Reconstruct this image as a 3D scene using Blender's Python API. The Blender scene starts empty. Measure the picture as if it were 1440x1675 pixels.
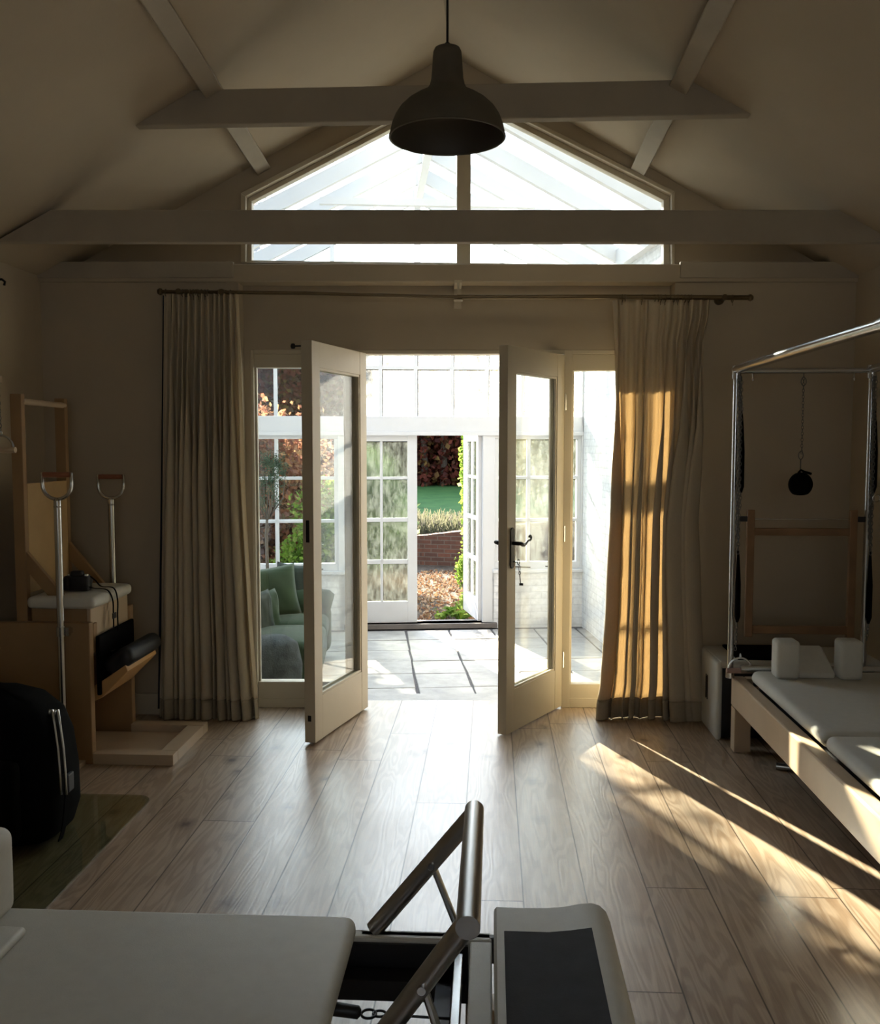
import bpy, bmesh, math, random
from mathutils import Vector, Matrix
random.seed(7)
R = math.radians
scene = bpy.context.scene
COL = scene.collection
# ------------------------------------------------------------------ camera
W_PX, H_PX, F_PX = 1440, 1675, 1540.0
YAW, PITCH = R(3.078), R(4.067)
cam_d = bpy.data.cameras.new('camera'); cam = bpy.data.objects.new('camera', cam_d); COL.objects.link(cam)
cam_d.sensor_fit = 'HORIZONTAL'; cam_d.sensor_width = 36.0; cam_d.lens = 36.0*F_PX/W_PX
cam_d.clip_start = 0.05; cam_d.clip_end = 300
CAM = Vector((0, 0, 1.5)); cam.location = CAM
cam.rotation_euler = (R(90)-PITCH, 0, YAW)
scene.camera = cam
scene.view_settings.view_transform = 'Standard'
scene.view_settings.look = 'None'
scene.view_settings.gamma = 1.0
scene.view_settings.use_curve_mapping = False
scene.view_settings.exposure = 0.35
# ------------------------------------------------------------------ world, sun
SUN_EL, SUN_AZ = 24.0, 22.6        # azimuth: degrees left of +Y, where the sun stands
world = bpy.data.worlds.new('world'); scene.world = world; world.use_nodes = True
wn = world.node_tree; wn.nodes.clear()
wo = wn.nodes.new('ShaderNodeOutputWorld'); wb = wn.nodes.new('ShaderNodeBackground')
wc = wn.nodes.new('ShaderNodeTexCoord'); ws = wn.nodes.new('ShaderNodeSeparateXYZ'); wr = wn.nodes.new('ShaderNodeValToRGB')
wn.links.new(wc.outputs['Generated'], ws.inputs[0]); wn.links.new(ws.outputs['Z'], wr.inputs[0])
wn.links.new(wr.outputs[0], wb.inputs[0]); wn.links.new(wb.outputs[0], wo.inputs[0])
wr.color_ramp.elements[0].position = 0.0; wr.color_ramp.elements[0].color = (0.95, 0.97, 1.0, 1)
wr.color_ramp.elements[1].position = 0.8; wr.color_ramp.elements[1].color = (0.72, 0.84, 1.0, 1)
# hazy low-sun sky: brighter towards the sun
_sd = Vector((-math.sin(R(SUN_AZ))*math.cos(R(SUN_EL)), math.cos(R(SUN_AZ))*math.cos(R(SUN_EL)), math.sin(R(SUN_EL))))
wd_ = wn.nodes.new('ShaderNodeVectorMath'); wd_.operation = 'DOT_PRODUCT'; wn.links.new(wc.outputs['Generated'], wd_.inputs[0]); wd_.inputs[1].default_value = _sd
def wm_(op, a, b):
    n = wn.nodes.new('ShaderNodeMath'); n.operation = op
    for i, v in enumerate((a, b)):
        if isinstance(v, (int, float)): n.inputs[i].default_value = v
        else: wn.links.new(v, n.inputs[i])
    return n.outputs[0]
SKY_BASE, SKY_GLOW = 2.0, 8.0
wn.links.new(wm_('ADD', wm_('MULTIPLY', wm_('POWER', wm_('MAXIMUM', wd_.outputs['Value'], 0.0), 4.0), SKY_GLOW), SKY_BASE), wb.inputs[1])
sd = bpy.data.lights.new('sun', 'SUN'); sun = bpy.data.objects.new('sun', sd); COL.objects.link(sun)
sd.energy = 42.0; sd.color = (1.0, 0.86, 0.66); sd.angle = R(0.6)
_t = Vector((math.sin(R(SUN_AZ))*math.cos(R(SUN_EL)), -math.cos(R(SUN_AZ))*math.cos(R(SUN_EL)), -math.sin(R(SUN_EL))))
sun.rotation_euler = _t.to_track_quat('-Z', 'Y').to_euler(); sun.location = (-6, 20, 9)
def area(name, loc, rot, sx, sy, e, col):
    d = bpy.data.lights.new(name, 'AREA'); d.shape = 'RECTANGLE'; d.size = sx; d.size_y = sy; d.energy = e; d.color = col
    o = bpy.data.objects.new(name, d); COL.objects.link(o); o.location = loc; o.rotation_euler = rot; return o
# fill lamp added behind the camera, just inside the unseen back window
back_light = area('back_fill_lamp', (0.3, -1.93, 1.7), (R(90), 0, 0), 1.9, 1.2, 1.1, (1.0, 0.90, 0.76))

# ------------------------------------------------------------------ unprojection (measuring the photograph)
_R = cam.rotation_euler.to_matrix()
def ray(px, py):
    return _R @ Vector(((px-W_PX/2)/F_PX, -(py-H_PX/2)/F_PX, -1.0))
def fl(px, py, z=0.0):
    d = ray(px, py); return CAM + d*((z-CAM.z)/d.z)
def atY(px, py, Y):
    d = ray(px, py); return CAM + d*(Y/d.y)
def atX(px, py, X):
    d = ray(px, py); return CAM + d*(X/d.x)
class Frame:
    def __init__(s, o, ang):
        s.o = Vector(o); s.a = ang
        s.U = Vector((math.cos(ang), math.sin(ang), 0)); s.V = Vector((-math.sin(ang), math.cos(ang), 0))
        s.M = Matrix.Translation(s.o) @ Matrix.Rotation(ang, 4, 'Z')
    def p(s, u, v, z): return Vector((s.o.x, s.o.y, 0)) + s.U*u + s.V*v + Vector((0, 0, z))
    def m(s): return Matrix.Translation((s.o.x, s.o.y, 0)) @ Matrix.Rotation(s.a, 4, 'Z')
    def px(s, px, py, v=0.0):
        d = ray(px, py); c = CAM - Vector((s.o.x, s.o.y, 0))
        t = (v - c.dot(s.V))/d.dot(s.V); q = c + d*t
        return q.dot(s.U), q.z
    def u(s, x, y=837, v=0.0): return s.px(x, y, v)[0]
    def z(s, y, x=720, v=0.0): return s.px(x, y, v)[1]
WF = Frame(fl(720, 1158), YAW)                 # the timber screen with the french doors
GZ = -0.20                                     # garden room floor level
CF = Frame(fl(690, 1027, GZ), R(7.35))         # far wall of the garden room
WM, CM = WF.m(), CF.m()

# ------------------------------------------------------------------ materials
MATS = {}
def nodes(name):
    m = bpy.data.materials.new(name); m.use_nodes = True
    nt = m.node_tree; b = nt.nodes['Principled BSDF']; MATS[name] = m
    return m, nt, b
def setp(b, col=None, rough=None, metal=None, spec=None, **k):
    if col is not None: b.inputs['Base Color'].default_value = (*col, 1)
    if rough is not None: b.inputs['Roughness'].default_value = rough
    if metal is not None: b.inputs['Metallic'].default_value = metal
    if spec is not None: b.inputs['Specular IOR Level'].default_value = spec
    for kk, v in k.items(): b.inputs[kk].default_value = v
def noise(nt, scale, detail=3, rough=0.5, vec=None, dist=0):
    n = nt.nodes.new('ShaderNodeTexNoise'); n.inputs['Scale'].default_value = scale; n.inputs['Detail'].default_value = detail
    n.inputs['Roughness'].default_value = rough; n.inputs['Distortion'].default_value = dist
    if vec is not None: nt.links.new(vec, n.inputs['Vector'])
    return n
def ramp(nt, fac, stops):
    r = nt.nodes.new('ShaderNodeValToRGB'); e = r.color_ramp.elements
    while len(e) < len(stops): e.new(0.5)
    for i, (p, c) in enumerate(stops): e[i].position = p; e[i].color = (*c, 1) if len(c) == 3 else c
    nt.links.new(fac, r.inputs[0]); return r
def coords(nt, scale=(1, 1, 1), rot=(0, 0, 0)):
    t = nt.nodes.new('ShaderNodeNewGeometry'); mp = nt.nodes.new('ShaderNodeMapping')
    mp.inputs['Scale'].default_value = scale; mp.inputs['Rotation'].default_value = rot
    nt.links.new(t.outputs['Position'], mp.inputs[0]); return mp.outputs[0]
def bump(nt, b, h, strength=0.2, dist=0.01):
    u = nt.nodes.new('ShaderNodeBump'); u.inputs['Strength'].default_value = strength; u.inputs['Distance'].default_value = dist
    nt.links.new(h, u.inputs['Height']); nt.links.new(u.outputs[0], b.inputs['Normal'])
def math_(nt, op, a, b=None, c=None):
    n = nt.nodes.new('ShaderNodeMath'); n.operation = op
    for i, v in enumerate((a, b, c)):
        if v is None: continue
        if isinstance(v, (int, float)): n.inputs[i].default_value = v
        else: nt.links.new(v, n.inputs[i])
    return n.outputs[0]
def mix(nt, fac, a, b, mode='MIX'):
    n = nt.nodes.new('ShaderNodeMix'); n.data_type = 'RGBA'; n.blend_type = mode
    for sock, v in ((n.inputs[0], fac), (n.inputs[6], a), (n.inputs[7], b)):
        if isinstance(v, (int, float)): sock.default_value = v
        elif isinstance(v, tuple): sock.default_value = (*v, 1)
        else: nt.links.new(v, sock)
    return n.outputs[2]
def simple(name, col, rough=0.6, metal=0.0, spec=0.5, var=0.06, sc=8, bm=0.0, bsc=60, **k):
    m, nt, b = nodes(name); setp(b, col, rough, metal, spec, **k)
    v = coords(nt)
    n = noise(nt, sc, 4, 0.55, v)
    lo = tuple(c*(1-var) for c in col); hi = tuple(min(1, c*(1+var)) for c in col)
    r = ramp(nt, n.outputs[0], [(0.3, lo), (0.7, hi)]); nt.links.new(r.outputs[0], b.inputs['Base Color'])
    if bm: bump(nt, b, noise(nt, bsc, 3, 0.6, v).outputs[0], bm, 0.004)
    return m
plaster = simple('plaster', (0.455, 0.38, 0.283), 0.9, spec=0.2, var=0.03, sc=3, bm=0.15, bsc=25)
beam_paint = simple('beam_paint', (0.40, 0.345, 0.27), 0.75, spec=0.25, var=0.05, sc=5, bm=0.25, bsc=18)
frame_paint = simple('frame_paint', (0.56, 0.49, 0.37), 0.45, spec=0.4, var=0.03, sc=4, bm=0.08)
white_paint = simple('white_paint', (0.64, 0.65, 0.67), 0.55, spec=0.3, var=0.02)
sill_grey = simple('sill_grey', (0.16, 0.14, 0.13), 0.6, var=0.2)
birch = simple('birch', (0.33, 0.20, 0.095), 0.5, var=0.1, sc=4)
maple = simple('maple', (0.54, 0.41, 0.28), 0.42, var=0.06, sc=4)
cream = simple('cream_vinyl', (0.60, 0.585, 0.53), 0.55, spec=0.35, var=0.03, sc=30, bm=0.15, bsc=350)
cream_dark = simple('cream_seam', (0.35, 0.33, 0.29), 0.6)
black = simple('black_vinyl', (0.012, 0.012, 0.014), 0.5, var=0.2)
black_cloth = simple('black_cloth', (0.0035, 0.0035, 0.004), 0.9, spec=0.08, var=0.3, bm=0.3, bsc=200)
graphite = simple('graphite_mat', (0.052, 0.055, 0.062), 0.85, spec=0.25, var=0.12, sc=18, bm=0.3, bsc=300)
steel = simple('steel', (0.62, 0.63, 0.64), 0.22, 1.0, var=0.04)
bar_metal = simple('brushed_metal', (0.42, 0.41, 0.40), 0.30, 1.0, var=0.05, bm=0.05)
alu = simple('pale_tube', (0.72, 0.74, 0.74), 0.25, 0.85, var=0.03)
iron = simple('black_iron', (0.015, 0.014, 0.013), 0.5, 0.4, var=0.2)
bronze = simple('antique_brass', (0.16, 0.12, 0.07), 0.38, 0.9, var=0.1)
terracotta = simple('red_wood', (0.30, 0.11, 0.06), 0.45)
lamp_mat = simple('lamp_enamel', (0.115, 0.10, 0.075), 0.7, var=0.08, bm=0.2, bsc=80)
lamp_in = simple('lamp_inner', (0.07, 0.06, 0.05), 0.6)
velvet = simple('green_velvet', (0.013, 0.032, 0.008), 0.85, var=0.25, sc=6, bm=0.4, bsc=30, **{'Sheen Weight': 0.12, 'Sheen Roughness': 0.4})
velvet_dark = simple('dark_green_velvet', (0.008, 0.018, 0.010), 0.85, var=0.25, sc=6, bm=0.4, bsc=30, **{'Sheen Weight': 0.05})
fur = simple('charcoal_fur', (0.03, 0.038, 0.038), 0.95, var=0.5, sc=20, bm=0.8, bsc=90)
bark = simple('bark', (0.12, 0.10, 0.08), 0.9, var=0.3, sc=20, bm=0.5)
soil_pot = simple('clay_pot', (0.35, 0.30, 0.26), 0.8)

def oak_floor():
    m, nt, b = nodes('oak_planks')
    g = nt.nodes.new('ShaderNodeNewGeometry'); s = nt.nodes.new('ShaderNodeSeparateXYZ'); nt.links.new(g.outputs['Position'], s.inputs[0])
    wd, ln = PLANK_W, 2.5
    xx = math_(nt, 'DIVIDE', math_(nt, 'SUBTRACT', s.outputs[0], PLANK_X0), wd)
    ix = math_(nt, 'FLOOR', xx); fx = math_(nt, 'FRACT', xx)
    wnz = nt.nodes.new('ShaderNodeTexWhiteNoise'); wnz.noise_dimensions = '1D'; nt.links.new(ix, wnz.inputs['W'])
    yy = math_(nt, 'ADD', math_(nt, 'DIVIDE', s.outputs[1], ln), math_(nt, 'MULTIPLY', wnz.outputs['Value'], 7.3))
    iy = math_(nt, 'FLOOR', yy); fy = math_(nt, 'FRACT', yy)
    cmb = nt.nodes.new('ShaderNodeCombineXYZ'); nt.links.new(ix, cmb.inputs[0]); nt.links.new(iy, cmb.inputs[1])
    wn2 = nt.nodes.new('ShaderNodeTexWhiteNoise'); wn2.noise_dimensions = '3D'; nt.links.new(cmb.outputs[0], wn2.inputs['Vector'])
    # seams
    ex = math_(nt, 'MULTIPLY', math_(nt, 'MINIMUM', fx, math_(nt, 'SUBTRACT', 1, fx)), wd)
    ey = math_(nt, 'MULTIPLY', math_(nt, 'MINIMUM', fy, math_(nt, 'SUBTRACT', 1, fy)), ln)
    e = math_(nt, 'MINIMUM', ex, ey)
    seam = ramp(nt, e, [(0.0, (0, 0, 0)), (0.0022, (1, 1, 1))])
    # grain coordinates, shifted per board
    sh = nt.nodes.new('ShaderNodeVectorMath'); sh.operation = 'MULTIPLY_ADD'
    nt.links.new(wn2.outputs['Color'], sh.inputs[0]); sh.inputs[1].default_value = (9, 13, 5); nt.links.new(g.outputs['Position'], sh.inputs[2])
    mp = nt.nodes.new('ShaderNodeMapping'); mp.inputs['Scale'].default_value = (9, 1.1, 1); nt.links.new(sh.outputs[0], mp.inputs[0])
    n1 = noise(nt, 1.0, 2, 0.5, mp.outputs[0], 0.3)
    rings = math_(nt, 'SINE', math_(nt, 'MULTIPLY', n1.outputs[0], 75))
    mp2 = nt.nodes.new('ShaderNodeMapping'); mp2.inputs['Scale'].default_value = (160, 5, 1); nt.links.new(sh.outputs[0], mp2.inputs[0])
    n2 = noise(nt, 1.0, 3, 0.6, mp2.outputs[0])
    n3 = noise(nt, 2.6, 4, 0.6, sh.outputs[0])
    base = ramp(nt, n3.outputs[0], [(0.25, (0.32, 0.215, 0.135)), (0.5, (0.45, 0.33, 0.225)), (0.75, (0.55, 0.43, 0.31))])
    c = mix(nt, 1.0, base.outputs[0], ramp(nt, wn2.outputs['Value'], [(0, (0.80, 0.78, 0.76)), (1, (1.08, 1.06, 1.04))]).outputs[0], 'MULTIPLY')
    c = mix(nt, 0.24, c, ramp(nt, math_(nt, 'MULTIPLY_ADD', rings, 0.5, 0.5), [(0.2, (0.25, 0.17, 0.11)), (0.7, (0.7, 0.6, 0.48))]).outputs[0], 'MIX')
    c = mix(nt, 0.35, c, ramp(nt, n2.outputs[0], [(0.35, (0.55, 0.52, 0.5)), (0.6, (1, 1, 1))]).outputs[0], 'MULTIPLY')
    # knots
    vmp = nt.nodes.new('ShaderNodeMapping'); vmp.inputs['Scale'].default_value = (4.2, 2.8, 1); nt.links.new(sh.outputs[0], vmp.inputs[0])
    vo = nt.nodes.new('ShaderNodeTexVoronoi'); vo.inputs['Scale'].default_value = 1.0; nt.links.new(vmp.outputs[0], vo.inputs['Vector'])
    n4 = noise(nt, 26, 2, 0.6, sh.outputs[0])
    kd = math_(nt, 'ADD', vo.outputs['Distance'], math_(nt, 'MULTIPLY', math_(nt, 'SUBTRACT', n4.outputs[0], 0.5), 0.13))
    kn = ramp(nt, kd, [(0.0, (0.07, 0.045, 0.03)), (0.05, (0.16, 0.11, 0.08)), (0.10, (0.62, 0.56, 0.50)), (0.22, (1, 1, 1))])
    c = mix(nt, 1.0, c, kn.outputs[0], 'MULTIPLY')
    c = mix(nt, 1.0, c, ramp(nt, e, [(0.0, (0.05, 0.035, 0.03)), (0.0012, (0.06, 0.045, 0.035)), (0.003, (1, 1, 1))]).outputs[0], 'MULTIPLY')
    nt.links.new(c, b.inputs['Base Color'])
    rr = ramp(nt, n3.outputs[0], [(0.3, (0.30, 0.30, 0.30)), (0.7, (0.40, 0.40, 0.40))]); nt.links.new(rr.outputs[0], b.inputs['Roughness'])
    b.inputs['Specular IOR Level'].default_value = 0.7; nt.links.new(ramp(nt, e, [(0.0, (0, 0, 0)), (0.004, (.6, .6, .6))]).outputs[0], b.inputs['Coat Weight']); b.inputs['Coat Roughness'].default_value = 0.36; b.inputs['Coat IOR'].default_value = 1.6
    h = math_(nt, 'ADD', math_(nt, 'MULTIPLY', seam.outputs[0], 0.0), math_(nt, 'ADD', math_(nt, 'MULTIPLY', n2.outputs[0], 0.25), math_(nt, 'MULTIPLY', rings, 0.22)))
    bump(nt, b, h, 0.22, 0.002)
    return m
_xs = [fl(x, y).x for x, y in ((431.9, 1490.3), (1074, 1500))]
PLANK_W = (_xs[1]-_xs[0])/6.0; PLANK_X0 = _xs[0]
oak = oak_floor()

chain_metal = simple('chain_metal', (0.16, 0.155, 0.145), 0.45, 0.9)
frame_wood = simple('frame_wood', (0.20, 0.105, 0.045), 0.5, var=.15)
def fabric_translucent(name, col, tr, w=0.45, wsc=260):
    m = bpy.data.materials.new(name); m.use_nodes = True; nt = m.node_tree; nt.nodes.clear()
    o = nt.nodes.new('ShaderNodeOutputMaterial'); d = nt.nodes.new('ShaderNodeBsdfDiffuse'); t = nt.nodes.new('ShaderNodeBsdfTranslucent')
    mx = nt.nodes.new('ShaderNodeMixShader'); mx.inputs[0].default_value = w
    v = coords(nt, (1, 1, 0.35)); n = noise(nt, wsc, 3, 0.7, v)
    r = ramp(nt, n.outputs[0], [(0.3, tuple(c*0.86 for c in col)), (0.7, col)]); nt.links.new(r.outputs[0], d.inputs[0])
    t.inputs[0].default_value = (*tr, 1)
    u = nt.nodes.new('ShaderNodeBump'); u.inputs['Strength'].default_value = 0.3; u.inputs['Distance'].default_value = 0.002
    nt.links.new(n.outputs[0], u.inputs['Height']); nt.links.new(u.outputs[0], d.inputs['Normal'])
    nt.links.new(d.outputs[0], mx.inputs[1]); nt.links.new(t.outputs[0], mx.inputs[2]); nt.links.new(mx.outputs[0], o.inputs[0])
    return m
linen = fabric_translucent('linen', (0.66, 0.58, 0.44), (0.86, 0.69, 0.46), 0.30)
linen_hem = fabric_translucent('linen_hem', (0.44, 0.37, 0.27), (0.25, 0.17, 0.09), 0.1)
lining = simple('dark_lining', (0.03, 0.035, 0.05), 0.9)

def glass(name, tint=(1, 1, 1), haze=0.0, ior=1.45, hcol=(0.8, 0.85, 0.85), hscale=14):
    m = bpy.data.materials.new(name); m.use_nodes = True; nt = m.node_tree; nt.nodes.clear()
    o = nt.nodes.new('ShaderNodeOutputMaterial'); t = nt.nodes.new('ShaderNodeBsdfTransparent'); t.inputs[0].default_value = (*tint, 1)
    g = nt.nodes.new('ShaderNodeBsdfGlossy'); g.inputs['Roughness'].default_value = 0.02
    f = nt.nodes.new('ShaderNodeFresnel'); gg = nt.nodes.new('ShaderNodeNewGeometry')
    nt.links.new(math_(nt, 'MULTIPLY_ADD', gg.outputs['Backfacing'], 1/ior-ior, ior), f.inputs[0])
    mx = nt.nodes.new('ShaderNodeMixShader'); nt.links.new(f.outputs[0], mx.inputs[0])
    nt.links.new(t.outputs[0], mx.inputs[1]); nt.links.new(g.outputs[0], mx.inputs[2])
    last = mx
    if haze:
        d = nt.nodes.new('ShaderNodeBsdfTranslucent'); d.inputs[0].default_value = (*hcol, 1)
        v = coords(nt, (1, 1, 0.6)); n = noise(nt, hscale, 5, 0.7, v)
        r = ramp(nt, n.outputs[0], [(0.3, (haze*0.35,)*3), (0.7, (min(1, haze*1.5),)*3)])
        m2 = nt.nodes.new('ShaderNodeMixShader'); nt.links.new(r.outputs[0], m2.inputs[0])
        nt.links.new(mx.outputs[0], m2.inputs[1]); nt.links.new(d.outputs[0], m2.inputs[2]); last = m2
    nt.links.new(last.outputs[0], o.inputs[0]); return m
clear_glass = glass('clear_glass', (0.96, 0.98, 0.97))
misted_glass = glass('misted_glass', (0.92, 0.94, 0.94), 0.10, hcol=(.7, .74, .75))
roof_glass = glass('roof_glass', (0.80, 0.83, 0.86), 0.10, hscale=3)
acrylic = glass('green_acrylic', (0.84, 0.88, 0.82), 0.0, 1.5)

def wet_glass(name, tint, clear=.35, rough=.10, sc=30):
    m = bpy.data.materials.new(name); m.use_nodes = True; nt = m.node_tree; nt.nodes.clear()
    o = nt.nodes.new('ShaderNodeOutputMaterial'); t = nt.nodes.new('ShaderNodeBsdfTransparent'); t.inputs[0].default_value = (*tint, 1)
    g = nt.nodes.new('ShaderNodeBsdfRefraction'); g.inputs['Roughness'].default_value = rough; g.inputs['IOR'].default_value = 1.12; g.inputs[0].default_value = (*tint, 1)
    d = nt.nodes.new('ShaderNodeBsdfTranslucent'); d.inputs[0].default_value = (.3, .33, .32, 1)
    n = noise(nt, sc, 5, .75, coords(nt, (1, 1, .35)))
    u = nt.nodes.new('ShaderNodeBump'); u.inputs['Strength'].default_value = .8; u.inputs['Distance'].default_value = .01; nt.links.new(n.outputs[0], u.inputs['Height']); nt.links.new(u.outputs[0], g.inputs['Normal'])
    mx = nt.nodes.new('ShaderNodeMixShader'); mx.inputs[0].default_value = 1-clear; nt.links.new(t.outputs[0], mx.inputs[1]); nt.links.new(g.outputs[0], mx.inputs[2])
    m2 = nt.nodes.new('ShaderNodeMixShader'); nt.links.new(ramp(nt, n.outputs[0], [(.4, (.02,)*3), (.7, (.16,)*3)]).outputs[0], m2.inputs[0]); nt.links.new(mx.outputs[0], m2.inputs[1]); nt.links.new(d.outputs[0], m2.inputs[2])
    nt.links.new(m2.outputs[0], o.inputs[0]); return m
def stone_mat():
    m, nt, b = nodes('flagstone')
    mp = nt.nodes.new('ShaderNodeMapping'); tc = nt.nodes.new('ShaderNodeTexCoord'); nt.links.new(tc.outputs['Object'], mp.inputs[0])
    n = noise(nt, 7, 5, 0.65, mp.outputs[0]); n2 = noise(nt, 1.7, 3, 0.5, mp.outputs[0])
    c = ramp(nt, n.outputs[0], [(0.3, (0.30, 0.29, 0.28)), (0.7, (0.46, 0.45, 0.43))])
    c2 = mix(nt, 0.5, c.outputs[0], ramp(nt, n2.outputs[0], [(0.35, (0.7, 0.7, 0.72)), (0.65, (1.1, 1.08, 1.03))]).outputs[0], 'MULTIPLY')
    nt.links.new(c2, b.inputs['Base Color']); setp(b, rough=0.55, spec=0.4); bump(nt, b, n.outputs[0], 0.5, 0.008); return m
flagstone = stone_mat()
grout = simple('dark_joint', (0.10, 0.095, 0.10), 0.95, var=0.3, sc=40, bm=0.6)
def brick_mat(name, c1, c2, mo, sc=1.0, rot=(0, 0, 0)):
    m, nt, b = nodes(name)
    tc = nt.nodes.new('ShaderNodeTexCoord'); mp = nt.nodes.new('ShaderNodeMapping'); nt.links.new(tc.outputs['UV'], mp.inputs[0])
    br = nt.nodes.new('ShaderNodeTexBrick'); nt.links.new(mp.outputs[0], br.inputs['Vector'])
    br.inputs['Color1'].default_value = (*c1, 1); br.inputs['Color2'].default_value = (*c2, 1); br.inputs['Mortar'].default_value = (*mo, 1)
    br.inputs['Scale'].default_value = 1.0; br.inputs['Brick Width'].default_value = 0.2; br.inputs['Row Height'].default_value = 0.062; br.inputs['Mortar Size'].default_value = 0.006
    n = noise(nt, 20, 4, 0.6, coords(nt))
    nt.links.new(mix(nt, 0.5, br.outputs['Color'], ramp(nt, n.outputs[0], [(0.3, (0.6, 0.6, 0.6)), (0.7, (1.1, 1.1, 1.1))]).outputs[0], 'MULTIPLY'), b.inputs['Base Color'])
    setp(b, rough=0.85); bump(nt, b, math_(nt, 'ADD', math_(nt, 'MULTIPLY', br.outputs['Fac'], -1.0), math_(nt, 'MULTIPLY', n.outputs[0], 0.4)), 0.5, 0.01); return m
white_brick = brick_mat('white_brick', (0.80, 0.81, 0.82), (0.76, 0.77, 0.79), (0.70, 0.71, 0.73))
red_brick = brick_mat('red_brick', (0.15, 0.06, 0.038), (0.08, 0.04, 0.03), (0.13, 0.11, 0.095))
def leafmat(name, cols, tr=0.5):
    m = bpy.data.materials.new(name); m.use_nodes = True; nt = m.node_tree; nt.nodes.clear()
    o = nt.nodes.new('ShaderNodeOutputMaterial'); d = nt.nodes.new('ShaderNodeBsdfDiffuse'); t = nt.nodes.new('ShaderNodeBsdfTranslucent')
    mx = nt.nodes.new('ShaderNodeMixShader'); mx.inputs[0].default_value = tr
    g = nt.nodes.new('ShaderNodeNewGeometry')
    r = ramp(nt, g.outputs['Random Per Island'], [(i/max(1, len(cols)-1), c) for i, c in enumerate(cols)])
    nt.links.new(r.outputs[0], d.inputs[0]); nt.links.new(r.outputs[0], t.inputs[0])
    nt.links.new(d.outputs[0], mx.inputs[1]); nt.links.new(t.outputs[0], mx.inputs[2]); nt.links.new(mx.outputs[0], o.inputs[0]); return m
leaf_red = leafmat('copper_leaves', [(0.20, 0.07, 0.05), (0.34, 0.15, 0.08), (0.17, 0.08, 0.065), (0.42, 0.25, 0.12), (0.27, 0.13, 0.11), (0.20, 0.17, 0.10)])
leaf_hedge = leafmat('beech_hedge_leaves', [(0.10, 0.032, 0.026), (0.17, 0.05, 0.032), (0.07, 0.03, 0.028), (0.20, 0.13, 0.045)], 0.35)
leaf_green = leafmat('green_leaves', [(0.10, 0.20, 0.03), (0.24, 0.36, 0.06), (0.07, 0.13, 0.03), (0.36, 0.46, 0.12)])
leaf_olive = leafmat('olive_leaves', [(0.07, 0.11, 0.075), (0.13, 0.18, 0.12), (0.05, 0.08, 0.06)], 0.25)
leaf_lav = leafmat('lavender_stems', [(0.11, 0.12, 0.07), (0.17, 0.165, 0.115), (0.085, 0.10, 0.06), (0.15, 0.135, 0.13)], 0.4)
leaf_litter = leafmat('fallen_leaves', [(0.24, 0.16, 0.09), (0.34, 0.27, 0.20), (0.17, 0.08, 0.05), (0.28, 0.17, 0.09)], 0.2)
def ground(name, cols, sc, bm=0.5):
    m, nt, b = nodes(name); v = coords(nt); n = noise(nt, sc, 6, 0.7, v)
    r = ramp(nt, n.outputs[0], [(0.25+0.5*i/(len(cols)-1), c) for i, c in enumerate(cols)]); nt.links.new(r.outputs[0], b.inputs['Base Color'])
    setp(b, rough=0.95, spec=0.15); bump(nt, b, n.outputs[0], bm, 0.03); return m
lawn_mat = ground('lawn', [(0.02, 0.065, 0.02), (0.035, 0.10, 0.03), (0.055, 0.12, 0.035)], 2.2)
gravel_mat = ground('gravel', [(0.03, 0.025, 0.02), (0.085, 0.07, 0.056), (0.17, 0.15, 0.13)], 22, 0.9)

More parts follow.
